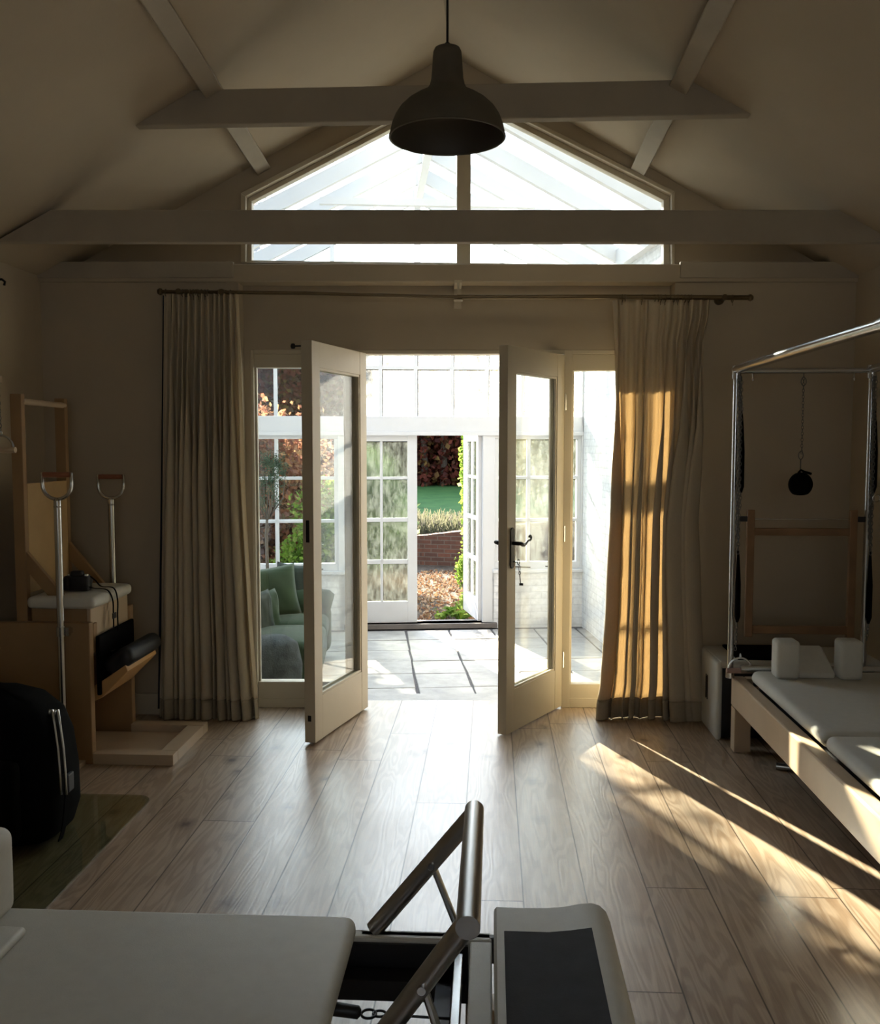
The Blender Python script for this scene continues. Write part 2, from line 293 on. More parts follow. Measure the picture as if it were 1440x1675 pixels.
# ------------------------------------------------------------------ mesh helpers
WL = {}
class MB:
    def __init__(s): s.v = []; s.f = []; s.uv = None
    def add(s, vs, fs, M=None):
        b = len(s.v)
        s.v += [tuple(M @ Vector(p)) if M else tuple(p) for p in vs]
        s.f += [tuple(b+i for i in f) for f in fs]; return s
    def box(s, a, b, M=None):
        x0, x1 = sorted((a[0], b[0])); y0, y1 = sorted((a[1], b[1])); z0, z1 = sorted((a[2], b[2]))
        return s.add([(x0,y0,z0),(x1,y0,z0),(x1,y1,z0),(x0,y1,z0),(x0,y0,z1),(x1,y0,z1),(x1,y1,z1),(x0,y1,z1)],
              [(0,3,2,1),(4,5,6,7),(0,1,5,4),(1,2,6,5),(2,3,7,6),(3,0,4,7)], M)
    def prism(s, pts, vec, M=None):      # pts: planar polygon, extruded along vec
        n = len(pts); vec = Vector(vec); P = [Vector(p) for p in pts]
        return s.add(P + [p+vec for p in P], [tuple(range(n))[::-1], tuple(range(n, 2*n))] + [(i, (i+1) % n, n+(i+1) % n, n+i) for i in range(n)], M)
    def tube(s, path, r, seg=12, caps=True, closed=False, M=None):
        P = [Vector(p) for p in path]; n = len(P); rs = r if isinstance(r, (list, tuple)) else [r]*n
        vs = []; up = None
        for i, p in enumerate(P):
            if closed: t = (P[(i+1) % n]-P[i-1]).normalized()
            else: t = (P[min(i+1, n-1)]-P[max(i-1, 0)]).normalized()
            if up is None:
                up = Vector((0, 0, 1)) if abs(t.z) < 0.9 else Vector((1, 0, 0))
            a = (up - t*up.dot(t))
            if a.length < 1e-4: a = t.orthogonal()
            a.normalize(); up = a; c = t.cross(a)
            for k in range(seg):
                th = 2*math.pi*k/seg; vs.append(p + (a*math.cos(th) + c*math.sin(th))*rs[i])
        fs = []
        for i in range(n if closed else n-1):
            j = (i+1) % n
            for k in range(seg):
                l = (k+1) % seg; fs.append((i*seg+k, i*seg+l, j*seg+l, j*seg+k))
        if caps and not closed: fs += [tuple(range(seg))[::-1], tuple((n-1)*seg+k for k in range(seg))]
        return s.add(vs, fs, M)
    def lathe(s, prof, c=(0,0,0), seg=32, M=None, axis='Z'):
        vs = []; n = len(prof)
        for r, z in prof:
            for k in range(seg):
                t = 2*math.pi*k/seg; x, y = r*math.cos(t), r*math.sin(t)
                q = (x, y, z) if axis == 'Z' else ((x, z, y) if axis == 'Y' else (z, x, y))
                vs.append((c[0]+q[0], c[1]+q[1], c[2]+q[2]))
        fs = [(i*seg+k, i*seg+(k+1) % seg, (i+1)*seg+(k+1) % seg, (i+1)*seg+k) for i in range(n-1) for k in range(seg)]
        fs += [tuple(range(seg))[::-1], tuple((n-1)*seg+k for k in range(seg))]
        return s.add(vs, fs, M)
    def torus(s, c, R_, r, ax='Z', seg=20, sub=8, sy=1.0, M=None):
        c = Vector(c); path = []
        for k in range(seg):
            t = 2*math.pi*k/seg; x, y = R_*math.cos(t), R_*math.sin(t)*sy
            q = {'Z': (x, y, 0), 'Y': (x, 0, y), 'X': (0, x, y)}[ax]; path.append(c+Vector(q))
        return s.tube(path, r, sub, closed=True, M=M)
    def chain(s, p0, p1, L=0.022, r=0.0018, w=0.006):
        p0, p1 = Vector(p0), Vector(p1); d = p1-p0; n = max(1, int(d.length/(L*0.72))); t = d.normalized()
        a = Vector((1, 0, 0)); a = (a - t*a.dot(t)).normalized(); b_ = t.cross(a)
        for i in range(n):
            c = p0 + d*((i+0.5)/n); e = a if i % 2 else b_
            s.tube([c + t*(L*0.5*math.sin(k*math.pi/5)) + e*(w*math.cos(k*math.pi/5)) for k in range(10)], r, 5, closed=True)
        return s
    def rbox(s, a, b, r=0.02, n=3, M=None, puff=0.0):    # rounded, optionally puffed, box
        x0, x1 = sorted((a[0], b[0])); y0, y1 = sorted((a[1], b[1])); z0, z1 = sorted((a[2], b[2]))
        r = min(r, (x1-x0)/2.01, (y1-y0)/2.01, (z1-z0)/2.01)
        bm = bmesh.new(); bmesh.ops.create_cube(bm, size=1)
        for v in bm.verts: v.co = Vector(((x0+x1)/2 + v.co.x*(x1-x0), (y0+y1)/2 + v.co.y*(y1-y0), (z0+z1)/2 + v.co.z*(z1-z0)))
        bmesh.ops.bevel(bm, geom=bm.edges[:], offset=r, segments=n, profile=0.5, affect='EDGES')
        if puff:
            bmesh.ops.subdivide_edges(bm, edges=[e for e in bm.edges if e.calc_length() > 0.08], cuts=6, use_grid_fill=True)
            cx, cy, cz = (x0+x1)/2, (y0+y1)/2, (z0+z1)/2
            for v in bm.verts:
                fx = 1-((v.co.x-cx)/((x1-x0)/2))**2; fy = 1-((v.co.y-cy)/((y1-y0)/2))**2; fz = 1-((v.co.z-cz)/((z1-z0)/2))**2
                fx, fy, fz = max(0, fx), max(0, fy), max(0, fz)
                dims = sorted([(x1-x0, 0), (y1-y0, 1), (z1-z0, 2)]); ax = dims[0][1]
                k = [fy*fz, fx*fz, fx*fy][ax]; v.co[ax] += puff*k*(1 if v.co[ax] > (cx, cy, cz)[ax] else -1)
        bm.verts.index_update(); vs = [v.co.copy() for v in bm.verts]; fs = [tuple(v.index for v in f.verts) for f in bm.faces]; bm.free()
        return s.add(vs, fs, M)
    def build(s, name, mat, parent=None, smooth=False, bevel=0.0, uvbox=False, solid=0.0, angle=35):
        off = WL.get(parent.name, Vector((0, 0, 0))) if parent else Vector((0, 0, 0))
        me = bpy.data.meshes.new(name); me.from_pydata([tuple(Vector(p)-off) for p in s.v], [], s.f); me.update()
        bm = bmesh.new(); bm.from_mesh(me); bmesh.ops.recalc_face_normals(bm, faces=bm.faces[:])
        if uvbox:
            uvl = bm.loops.layers.uv.new('UVMap')
            for f in bm.faces:
                n = f.normal
                for l in f.loops:
                    c = l.vert.co
                    if abs(n.z) > 0.7: l[uvl].uv = (c.x, c.y)
                    else:
                        h = Vector((-n.y, n.x, 0)); h = h.normalized() if h.length > 1e-6 else Vector((1, 0, 0)); l[uvl].uv = (c.dot(h), c.z)
        bm.to_mesh(me); bm.free()
        me.materials.append(mat)
        o = bpy.data.objects.new(name, me); COL.objects.link(o)
        if parent: o.parent = parent
        WL[o.name] = off
        if smooth:
            for p in me.polygons: p.use_smooth = True
            if smooth != 'all':
                try: me.set_sharp_from_angle(angle=R(angle))
                except Exception: pass
        if bevel:
            md = o.modifiers.new('bevel', 'BEVEL'); md.width = bevel; md.segments = 2; md.limit_method = 'ANGLE'; md.angle_limit = R(40)
        if solid:
            md = o.modifiers.new('solid', 'SOLIDIFY'); md.thickness = solid; md.offset = 0
        return o
def tag(o, label, cat, group=None, kind=None):
    o['label'] = label; o['category'] = cat
    if group: o['group'] = group
    if kind: o['kind'] = kind
    return o
def thing(name, loc, label, cat, group=None, kind=None):
    o = bpy.data.objects.new(name, None); o.empty_display_size = 0.05; COL.objects.link(o); o.location = loc
    WL[o.name] = Vector(loc); return tag(o, label, cat, group, kind)
def struct(o, label=None, cat=None):
    o['kind'] = 'structure'
    if label: o['label'] = label
    if cat: o['category'] = cat
    return o
def copy_tree(o, parent=None):
    c = o.copy(); COL.objects.link(c); c.parent = parent; WL[c.name] = WL.get(o.name, Vector((0, 0, 0)))
    for ch in list(o.children): copy_tree(ch, c)
    return c
def arc(c, r, a0, a1, n, ax='Y', sy=1.0):
    out = []
    for i in range(n+1):
        t = R(a0+(a1-a0)*i/n); x, y = r*math.cos(t), r*math.sin(t)*sy
        out.append(Vector(c) + Vector({'Y': (x, 0, y), 'X': (0, x, y), 'Z': (x, y, 0)}[ax]))
    return out

# ================================================================== THE ROOM
VF = -0.12                                   # face of the plastered wall, proud of the screen
uL, _ = WF.px(65, 447, VF); uR, zEr = WF.px(1402, 447, VF)
XL, XR = WF.p(uL, VF, 0).x, WF.p(uR, VF, 0).x
ZE = 2.41; XC = (XL+XR)/2; SL = 0.55; ZR = ZE + SL*(XR-XL)/2
YB = -2.0
def roof_z(x): return ZE + SL*((XR-XL)/2 - abs(x-XC))
def wall_y(x, v=0.0):                        # Y of the wall plane at world x
    return WF.o.y + math.tan(YAW)*(x-WF.o.x) + v/math.cos(YAW)
m = MB(); m.prism([(XL-.1, YB-.1, 0), (XR+.1, YB-.1, 0), (XR+.1, wall_y(XR+.1, .16), 0), (XL-.1, wall_y(XL-.1, .16), 0)], (0, 0, -0.19))
struct(m.build('floor', oak), 'wide oak plank floor with knots, pale by the doors', 'floor')
for nm, x0, x1 in (('wall_left', XL-.15, XL), ('wall_right', XR, XR+.15)):
    m = MB(); m.box((x0, YB-.1, 0), (x1, wall_y(x0)+.1, ZE+.06)); struct(m.build(nm, plaster), 'plain plastered side wall on the %s' % nm[5:], 'wall')
for nm, x, s in (('baseboard_left', XL, 1), ('baseboard_right', XR, -1)):
    m = MB(); m.box((x, YB, 0), (x+s*.018, wall_y(x, VF), .12)); struct(m.build(nm, frame_paint, bevel=.004), 'painted skirting along the %s side wall' % nm[10:], 'baseboard')
# back wall; its window is unseen, added to let light in
bx0, bx1, bz0, bz1 = -0.65, 1.25, 1.1, 2.3
m = MB()
for a, b in (((XL-.15, 0), (bx0, ZE)), ((bx1, 0), (XR+.15, ZE)), ((bx0, 0), (bx1, bz0)), ((bx0, bz1), (bx1, ZE))): m.box((a[0], YB-.12, a[1]), (b[0], YB, b[1]))
m.prism([(XL-.1, YB-.12, ZE), (XR+.1, YB-.12, ZE), (XC, YB-.12, ZR+.05)], (0, .12, 0))
struct(m.build('wall_back', plaster), 'plastered wall behind the photographer', 'wall')
m = MB()
for a, b in (((bx0, bz0), (bx0+.05, bz1)), ((bx1-.05, bz0), (bx1, bz1)), ((bx0, bz0), (bx1, bz0+.05)), ((bx0, bz1-.05), (bx1, bz1)), ((.28, bz0), (.32, bz1))): m.box((a[0], YB-.11, a[1]), (b[0], YB-.06, b[1]))
w = struct(m.build('window_2', frame_paint), 'unseen painted window added behind the photographer for light', 'window')
m = MB(); m.box((bx0, YB-.09, bz0), (bx1, YB-.084, bz1)); m.build('pane', clear_glass, w)
# ceiling: two slopes
m = MB()
for s, xe in ((-1, XL-.1), (1, XR+.1)):
    ze = roof_z(xe)
    m.prism([(xe, YB-.1, ze), (XC, YB-.1, ZR), (XC, YB-.1, ZR+.14), (xe, YB-.1, ze+.14)], (0, wall_y(XR)+.10-YB, 0))
struct(m.build('ceiling', plaster), 'vaulted plaster ceiling rising to a central ridge', 'ceiling')
# --- door wall pieces, local u,v,z
uo0, uo1 = WF.u(395, 800, VF), WF.u(1099, 800, VF)     # opening in the plaster
zB0, zB1 = WF.z(462, 720, VF), WF.z(433, 720, VF)      # header band
def wbox(m, u0, v0, z0, u1, v1, z1): m.box((u0, v0, z0), (u1, v1, z1), WM)
m = MB(); wbox(m, uL-.12, VF, 0, uo0, .14, zB0); wbox(m, uo1, VF, 0, uR+.12, .14, zB0)
wbox(m, uo0, .0, WF.z(572, 720), uo1, .14, zB0)                    # over the screen
fu0, fu1 = WF.u(413), WF.u(1083)
wbox(m, uo0, .0, 0, fu0, .14, WF.z(572)); wbox(m, fu1, .0, 0, uo1, .14, WF.z(572))
# gable
g = lambda x, y: WF.px(x, y, .0)
hole = [g(403, 429), g(403, 322), g(748, 143), g(1098, 319), g(1098, 437)]
ur = WF.px(720, 300)[0]; 
def uz_roof(u):
    x = WF.p(u, 0, 0).x; return roof_z(x)+.05
uc = (XC-WF.o.x)/math.cos(YAW)
P = lambda pts: m.prism([(a, 0, b) for a, b in pts], (0, .14, 0), WM)
zlo = zB0
P([(uL-.1, zlo), (hole[0][0], zlo), hole[0], hole[1], (hole[1][0], uz_roof(hole[1][0])), (uL-.1, uz_roof(uL-.1))])
P([hole[1], hole[2], (hole[2][0], uz_roof(hole[2][0])), (hole[1][0], uz_roof(hole[1][0]))])
P([hole[2], hole[3], (hole[3][0], uz_roof(hole[3][0])), (uc, ZR+.05), (hole[2][0], uz_roof(hole[2][0]))])
P([hole[3], hole[4], (hole[4][0], zlo), (uR+.1, zlo), (uR+.1, uz_roof(uR+.1)), (hole[3][0], uz_roof(hole[3][0]))])
P([(hole[0][0], zlo), (hole[4][0], zlo), hole[4], hole[0]])
struct(m.build('wall_front', plaster), 'gable wall around the french doors and the pointed window', 'wall')
m = MB()
pts = [(uL-.02, VF-.02, zB0), (uR+.02, VF-.02, zB0), (uR+.02, VF-.02, zB1), (uL-.02, VF-.02, zB1)]
m.prism(pts, (0, .139, 0), WM)
struct(m.build('trim_1', plaster, bevel=.006), 'plastered header band with a ledge across the gable wall', 'trim')
m = MB()
for s0, s1 in ((uL-.02, uo0-.02), (uo1+.02, uR+.02)): wbox(m, s0, VF-.028, WF.z(456, 720, VF), s1, VF-.0, zB1+.012)
struct(m.build('trim_2', beam_paint, bevel=.004), 'thin painted board along the ledge at both sides', 'trim')
m = MB(); wbox(m, uL-.02, VF-.016, 0, uo0, VF, .12); wbox(m, uo1, VF-.016, 0, uR+.02, VF, .12)
struct(m.build('baseboard_front', frame_paint, bevel=.004), 'painted skirting on the wall beside the doors', 'baseboard')
# --- gable window
def inset_ring(m, outer, inner, v0, v1):
    n = len(outer)
    for i in range(n):
        j = (i+1) % n
        m.prism([(outer[i][0], v0, outer[i][1]), (outer[j][0], v0, outer[j][1]), (inner[j][0], v0, inner[j][1]), (inner[i][0], v0, inner[i][1])], (0, v1-v0, 0), WM)
win = thing('window_1', WF.p(0, 0, hole[0][1]), 'large pointed gable window high in the end wall', 'window', kind='structure')
h_in = [g(410, 424), g(410, 327), g(748, 152), g(1088, 325), g(1088, 432)]
h_out = [g(388, 434), g(390, 312), g(748, 128), g(1108, 309), g(1108, 443)]
m = MB(); inset_ring(m, hole, h_in, .03, .09); m.build('window_frame', frame_paint, win, bevel=.003)
m = MB(); inset_ring(m, [g(395, 431), g(395, 317), g(748, 136), g(1103, 314), g(1103, 440)], hole, -.018, .005); m.build('architrave', frame_paint, win, bevel=.003)
m = MB(); wbox(m, WF.u(747), .0, WF.z(432), WF.u(769), .09, WF.z(152)); m.build('mullion', frame_paint, win, bevel=.003)
for hs in ([h_in[0], h_in[1], h_in[2], (h_in[2][0], h_in[0][1])], [(h_in[2][0], h_in[4][1]), h_in[2], h_in[3], h_in[4]]):
    m = MB(); m.prism([(a, .065, b) for a, b in hs], (0, .006, 0), WM); m.build('pane', clear_glass, win)
# --- ties and purlins
def tie(name, Y, yb, yt, th, label):
    zb, zt = atY(720, yb, Y).z, atY(720, yt, Y).z
    hb = (XR-XL)/2 - (zb-ZE)/SL + .01; ht = (XR-XL)/2 - (zt-ZE)/SL + .01
    if hb > (XR-XL)/2+.06: hb = (XR-XL)/2+.06
    m = MB(); m.prism([(XC-hb, Y, zb), (XC+hb, Y, zb), (XC+ht, Y, zt), (XC-ht, Y, zt)], (0, th, 0))
    return struct(m.build(name, beam_paint, bevel=.006), label, 'beam')
vt = (4.50-WF.p(0, 0, 0).y)*math.cos(YAW)
tb0, tb1 = WF.z(396, 720, vt), WF.z(343, 720, vt)
def tie_u(z, s):            # where the beam meets the ceiling slope, local u
    x = XC + s*((XR-XL)/2 - max(0, z-ZE)/SL + .02); return (x-WF.o.x)/math.cos(YAW)
m = MB(); m.prism([(tie_u(tb0, -1), vt, tb0), (tie_u(tb0, 1), vt, tb0), (tie_u(tb1, 1), vt, tb1), (tie_u(tb1, -1), vt, tb1)], (0, .055, 0), WM)
struct(m.build('tie_beam', beam_paint, bevel=.005), 'lower painted tie beam crossing in front of the gable window', 'beam')
tie('collar_beam', 4.15, 196, 138, .06, 'upper painted collar beam passing behind the pendant lamp')
for (gx_, gy_, Yg), (tx_, ty_), lb in (((424, 268, 5.235), (258, 4), 'painted purlin under the left ceiling slope'), ((1051, 263, 5.344), (1180, 4), 'painted purlin under the right ceiling slope')):
    a = atY(gx_, gy_, Yg); a.z = roof_z(a.x); Yt = 1.5
    while atY(tx_, ty_, Yt).z < roof_z(atY(tx_, ty_, Yt).x) and Yt < 5: Yt += .01
    b_ = atY(tx_, ty_, Yt); b_.z = roof_z(b_.x); d = (b_-a).normalized(); far_ = a - d*.06; near_ = a + d*((a.y-YB)/abs(d.y))
    sg = 1 if a.x < XC else -1; n_ = Vector((-SL*sg, 0, 1)).normalized(); n_ = (n_-d*n_.dot(d)).normalized(); w_ = d.cross(n_).normalized()*.042
    m = MB(); m.prism([far_+w_-n_*.06, far_-w_-n_*.06, far_-w_+n_*.03, far_+w_+n_*.03], near_-far_)
    struct(m.build('purlin', beam_paint, bevel=.005), lb, 'beam')

# --- timber screen: frame, sidelights, two open leaves
zTop = WF.z(572); zHead = WF.z(579)
jl0, jl1 = WF.u(566), WF.u(585); jr0, jr1 = WF.u(921), WF.u(935)
scr = thing('door_frame', WF.p(0, 0, 0), 'painted timber screen with tall glazed sidelights around the french doors', 'door frame', kind='structure')
m = MB()
wbox(m, fu0, .0, 0, WF.u(418), .10, zTop); wbox(m, WF.u(1060), .0, 0, fu1, .10, zTop)
wbox(m, jl0, .0, 0, jl1, .10, zTop); wbox(m, jr0, .0, 0, jr1, .10, zTop)
wbox(m, WF.u(418), .001, zHead, WF.u(1060), .099, zTop)
m.build('frame', frame_paint, scr, bevel=.004)
for a, b, yt, yb in ((418, 566, 601, 1116), (935, 1060, 606, 1120)):
    u0, u1 = WF.u(a), WF.u(b); z1, z0 = WF.z(yt), WF.z(yb); e = .012
    m = MB(); wbox(m, u0, .012, z1, u1, .08, zHead); wbox(m, u0, .012, .0, u1, .08, z0); wbox(m, u0, .004, .0, u1, .0119, .055)
    wbox(m, u0, .03, z0, u0+e, .06, z1); wbox(m, u1-e, .03, z0, u1, .06, z1)
    m.build('sidelight_rail', frame_paint, scr, bevel=.003)
    m = MB(); wbox(m, u0+e, .042, z0, u1-e, .048, z1); m.build('pane', clear_glass, scr)
def leaf(name, hinge_px, tip_px, tip_top, label, side):
    hu = WF.u(hinge_px); A = WF.p(hu, -.0, 0)
    B = fl(tip_px[0], tip_px[1], .012); d = Vector((B.x-A.x, B.y-A.y, 0)); Lw = d.length; d.normalize()
    n = Vector((d.y, -d.x, 0)) if side > 0 else Vector((-d.y, d.x, 0))   # side facing the gap
    M = Matrix(((d.x, n.x, 0, A.x), (d.y, n.y, 0, A.y), (0, 0, 1, 0), (0, 0, 0, 1)))
    t = .058 if side < 0 else .05; st = .088; zb = .012; zt = tip_top
    root = thing(name, (A.x, A.y, 0), label, 'door', kind='structure')
    gb, gt = .235, zt-.125
    m = MB(); m.box((0, 0, zb), (st, t, zt), M); m.box((Lw-st, 0, zb), (Lw, t, zt), M); m.box((st, .001, zt-.125), (Lw-st, t-.001, zt), M); m.box((st, .001, zb), (Lw-st, t-.001, gb), M)
    for y0 in (.004, t-.016):
        m.box((st, y0, gb), (st+.012, y0+.012, gt), M); m.box((Lw-st-.012, y0, gb), (Lw-st, y0+.012, gt), M)
        m.box((st, y0, gb), (Lw-st, y0+.012, gb+.012), M); m.box((st, y0, gt-.012), (Lw-st, y0+.012, gt), M)
    m.build('door_leaf', frame_paint, root, bevel=.002)
    m = MB(); m.box((st, t/2-.003, gb), (Lw-st, t/2+.003, gt), M); m.build('pane', clear_glass, root)
    for z in (.28, 1.0, 1.74):
        m = MB(); m.tube([M @ Vector((-.006, t/2*0 + (.0 if side > 0 else .0)-.004, z-.045)), M @ Vector((-.006, -.004, z+.045))], .006, 8); m.build('hinge', steel, root, smooth=True)
    return root, M, Lw, t
dl, ML, LWL, DTL = leaf('door_1', 585, (499, 1214), 2.008, 'left french door leaf standing open into the room', -1)
dr, MR, LW, DT = leaf('door_2', 922, (828, 1203), 2.0, 'right french door leaf standing open with black handle and keys', 1)
m = MB(); 
m.tube([ML @ Vector((LWL-.025, 0, 1.985)), ML @ Vector((LWL-.025, -.045, 1.985))], .004, 8); m.lathe([(.001, -.014), (.009, -.012), (.013, 0), (.009, .012), (.001, .014)], ML @ Vector((LWL-.025, -.055, 1.985)), 14)
m.build('catch_knob', iron, dl, smooth=True)
for z0_, z1_ in ((1.02, 1.13), (.12, .15)):
    m = MB(); m.box((LWL-.0005, .018, z0_), (LWL+.0015, .036, z1_), ML); m.build('latch_plate', iron, dl)
m = MB(); m.box((.01, DT, .014), (LW-.02, DT+.012, .035), MR); m.build('weather_bar', sill_grey, dr, bevel=.003)
# handles on the right leaf, both faces
def back_plate(y, sgn):
    m = MB(); pts = []
    for i in range(24):
        t = 2*math.pi*i/24; pts.append((LW-.05+.021*math.cos(t), y, .975+(.085+.02*abs(math.sin(t)))*math.copysign(1, math.sin(t)) if abs(math.sin(t)) > .05 else .975+math.sin(t)*1.7))
    m.prism(pts, (0, sgn*.007, 0), MR); m.build('back_plate', iron, dr, bevel=.002)
    m = MB(); p0 = Vector((LW-.05, y, 1.0)); p1 = Vector((LW-.05, y+sgn*.045, 1.0))
    path = [p1] + [p1+Vector((-.012-.1*k/8, sgn*.002, .010*math.sin(k/8*math.pi*1.6)*-1)) for k in range(9)]
    e = path[-1]
    path += [e+Vector((-.012*math.sin(a), 0, .012*(1-math.cos(a)))) for a in (.6, 1.3, 2.1, 2.9, 3.7, 4.4)]
    rs = [.009] + [.010, .0105, .010, .009, .0075, .006, .0055, .005, .005] + [.0055]*6
    m.tube([MR @ p0, MR @ p1], .010, 12); m.tube([MR @ p for p in path], rs, 10); m.build('lever_handle', iron, dr, smooth='all')
back_plate(DT, 1); back_plate(0, -1)
kb = MR @ Vector((LW-.05, -.0, .905)); nrm = (MR.to_3x3() @ Vector((0, -1, 0)))
lv = (MR.to_3x3() @ Vector((-1, 0, 0)))
k1 = kb + nrm*.02
keys = thing('door_key', k1, 'black key on a ring hanging in the lock of the right french door', 'key')
m = MB(); m.tube([kb+nrm*.008, kb+nrm*.03], .003, 8); 
def ringp(c, r1, r2, ax): return [c + ax*(r1*math.cos(2*math.pi*k/14)) + Vector((0, 0, r2*math.sin(2*math.pi*k/14))) for k in range(14)]
m.tube(ringp(kb+nrm*.04, .010, .014, lv), .0022, 6, closed=True)
m.build('key_bow', iron, keys, smooth='all')
m = MB(); m.tube(ringp(kb+nrm*.045+Vector((0, 0, -.032)), .008, .018, lv), .0013, 6, closed=True); m.build('key_ring', iron, keys, smooth='all')
m = MB(); q = kb+nrm*.047+Vector((0, 0, -.055)); m.tube(ringp(q, .009, .009, lv), .002, 6, closed=True); m.tube([q+Vector((0, 0, -.008)), q+Vector((0, 0, -.062))+lv*.012], .0024, 6)
m.box(tuple(q+Vector((-.002, -.002, -.064))), tuple(q+Vector((.018, .002, -.052)))); m.build('key_blade', iron, keys)
# threshold step down
m = MB(); wbox(m, fu0, .16, GZ, fu1, .34, -.006)
struct(m.build('trim_3', flagstone, bevel=.006), 'stone threshold step at the french doors', 'trim')

# ================================================================== CURTAINS AND ROD
VR = VF-.10
def interp(tbl, t):
    if t <= tbl[0][0]: return tbl[0][1]
    for (a, x), (b, y) in zip(tbl, tbl[1:]):
        if t <= b: 
            k = (t-a)/(b-a); return x+(y-x)*k
    return tbl[-1][1]
ROD = [(262, 477), (500, 479.5), (750, 486), (1000, 485.5), (1227, 487)]
def rod_pt(x, v=VR): u, z = WF.px(x, interp(ROD, x), v); return WF.p(u, v, z)
rod = thing('curtain_rod', rod_pt(750), 'thin antique brass curtain rod running above the french doors', 'curtain rod')
m = MB(); m.tube([rod_pt(x) for x in (264, 400, 500, 620, 750)], .0095, 12); m.tube([rod_pt(x) for x in (748, 880, 1000, 1120, 1226)], .0125, 12); m.build('pole', bronze, rod, smooth=True)
for x, s in ((263, -1), (1227, 1)):
    m = MB(); c = rod_pt(x); m.tube([c+WF.U*(s*-.006), c+WF.U*(s*.004), c+WF.U*(s*.016)], [.016, .019, .012], 14); m.build('finial', bronze, rod, smooth=True)
for x in (293, 363, 1185):
    m = MB(); c = rod_pt(x); m.tube([c, c+WF.V*.085], .008, 10); m.tube([c+WF.V*.085, c+WF.V*.101], .026, 18); m.tube([c-WF.V*.0155, c+WF.V*.0155], .016, 14); m.build('bracket', bronze, rod, smooth=True)
m = MB(); c = rod_pt(750); u, z = WF.px(750, 486, VR)
wbox(m, u-.024, VR-.012, z-.02, u+.024, VR+.02, z-.012); wbox(m, u-.02, VF+.105, z-.03, u+.02, VF+.119, z+.09); wbox(m, u-.02, VR, z+.075, u+.02, .0, z+.09); wbox(m, u-.006, VR-.004, z-.015, u+.006, VR+.004, z+.08)
m.build('centre_bracket', frame_paint, rod, bevel=.002)
def curtain(label, left, right, ytop, ybot, folds, seed, v0, spread, name='curtain', hem=.045, amp=.03, rings=(), loop=.5):
    rnd = random.Random(seed); NU, NZ = 420, 90
    base = WF.p(WF.u((left[-1][1]+right[-1][1])/2, 1100, v0), v0, 0)
    root = thing(name, base, label, 'curtain', 'linen curtains at the french doors')
    ph = [rnd.uniform(0, 6.28) for _ in range(12)]
    fw = [rnd.uniform(.65, 1.4) for _ in range(folds)]; tot = sum(fw); acc = [0]
    for f in fw: acc.append(acc[-1]+f/tot)
    fa = [rnd.uniform(.35, 1.5) for _ in range(folds)]
    def foldphase(s):
        for i in range(folds):
            if s <= acc[i+1] or i == folds-1: return i + (s-acc[i])/(acc[i+1]-acc[i]), i
    vs, rows = [], []
    for j in range(NZ+1):
        t = j/NZ
        y = ytop + (ybot-ytop)*t
        xl, xr = interp(left, y), interp(right, y)
        for i in range(NU+1):
            s = i/NU
            sw = s + .010*math.sin(6.28*(s*2+ph[0])+t*2.2)*t + spread*t*math.sin(math.pi*s)*.05
            f, k = foldphase(min(1, max(0, sw)))
            k2 = min(folds-1, max(0, k))
            a = (amp*.55 + amp*.85*min(1, t*1.6)) * fa[k2]
            w = math.cos(2*math.pi*f); w = math.copysign(abs(w)**.75, w)
            v = v0 + a*w*.9 + .012*math.sin(5*s+3*t+ph[1])*t
            v += .006*math.sin(23*t+9*s+ph[2])*t*t
            xx = xl+(xr-xl)*s
            u, z = WF.px(xx, y, v0)
            u += (.25+.75*fa[k2])*loop*a*math.sin(2*math.pi*f+.6)*min(1, t*2.5)
            if t > .985: z += .004*math.sin(40*s)
            vs.append(WF.p(u, v, max(z, .004)))
    def sheet(j0, j1, nm, mat):
        b = MB(); idx = {}
        fs = []
        W_ = NU+1
        sub = vs[j0*W_:(j1+1)*W_]
        for j in range(j1-j0):
            for i in range(NU): fs.append((j*W_+i, j*W_+i+1, (j+1)*W_+i+1, (j+1)*W_+i))
        b.add(sub, fs); return b.build(nm, mat, root, smooth='all', solid=.0025)
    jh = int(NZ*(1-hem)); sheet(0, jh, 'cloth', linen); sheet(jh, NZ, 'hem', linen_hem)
    for x in rings:
        m = MB(); c = rod_pt(x)
        m.tube([c - Vector((0,0,.006)) + WF.V*(.019*math.cos(2*math.pi*k/16)) + Vector((0, 0, .019*math.sin(2*math.pi*k/16))) + WF.U*.002*math.sin(x) for k in range(16)], .0022, 6, closed=True)
        m.tube([c+Vector((0, 0, -.025)), c+Vector((0, 0, -.042))], .0015, 5)
        m.build('ring', bronze, root, smooth='all')
    return root
cl = curtain('heavy linen curtain gathered at the left of the french doors', [(480, 268), (700, 266), (1000, 263), (1188, 259)], [(480, 390), (600, 394), (800, 400), (1000, 412), (1188, 425)], 481, 1181, 13, 3, VR+.0, .4, amp=.026, loop=.55, rings=[271, 299, 303, 307, 312, 316, 321, 325, 330, 335, 340, 358, 366, 377])
cr = curtain('sunlit linen curtain glowing gold at the right of the french doors', [(489, 1003), (560, 1006), (700, 1006), (850, 1004), (1000, 998), (1120, 990), (1150, 984), (1190, 982)], [(489, 1163), (520, 1161), (560, 1152), (700, 1150), (850, 1136), (1000, 1140), (1190, 1152)], 491, 1181, 10, 11, VR+.0, 1.2, amp=.036, loop=1.0, rings=[1018, 1023, 1050, 1071, 1076, 1081, 1088, 1096, 1103, 1109, 1115, 1120, 1126, 1131, 1199])
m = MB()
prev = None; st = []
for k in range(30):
    y = 483+(1160-483)*k/29; u, z = WF.px(interp([(480, 266), (700, 264), (1160, 258)], y), y, VR+.03); st.append((u, z))
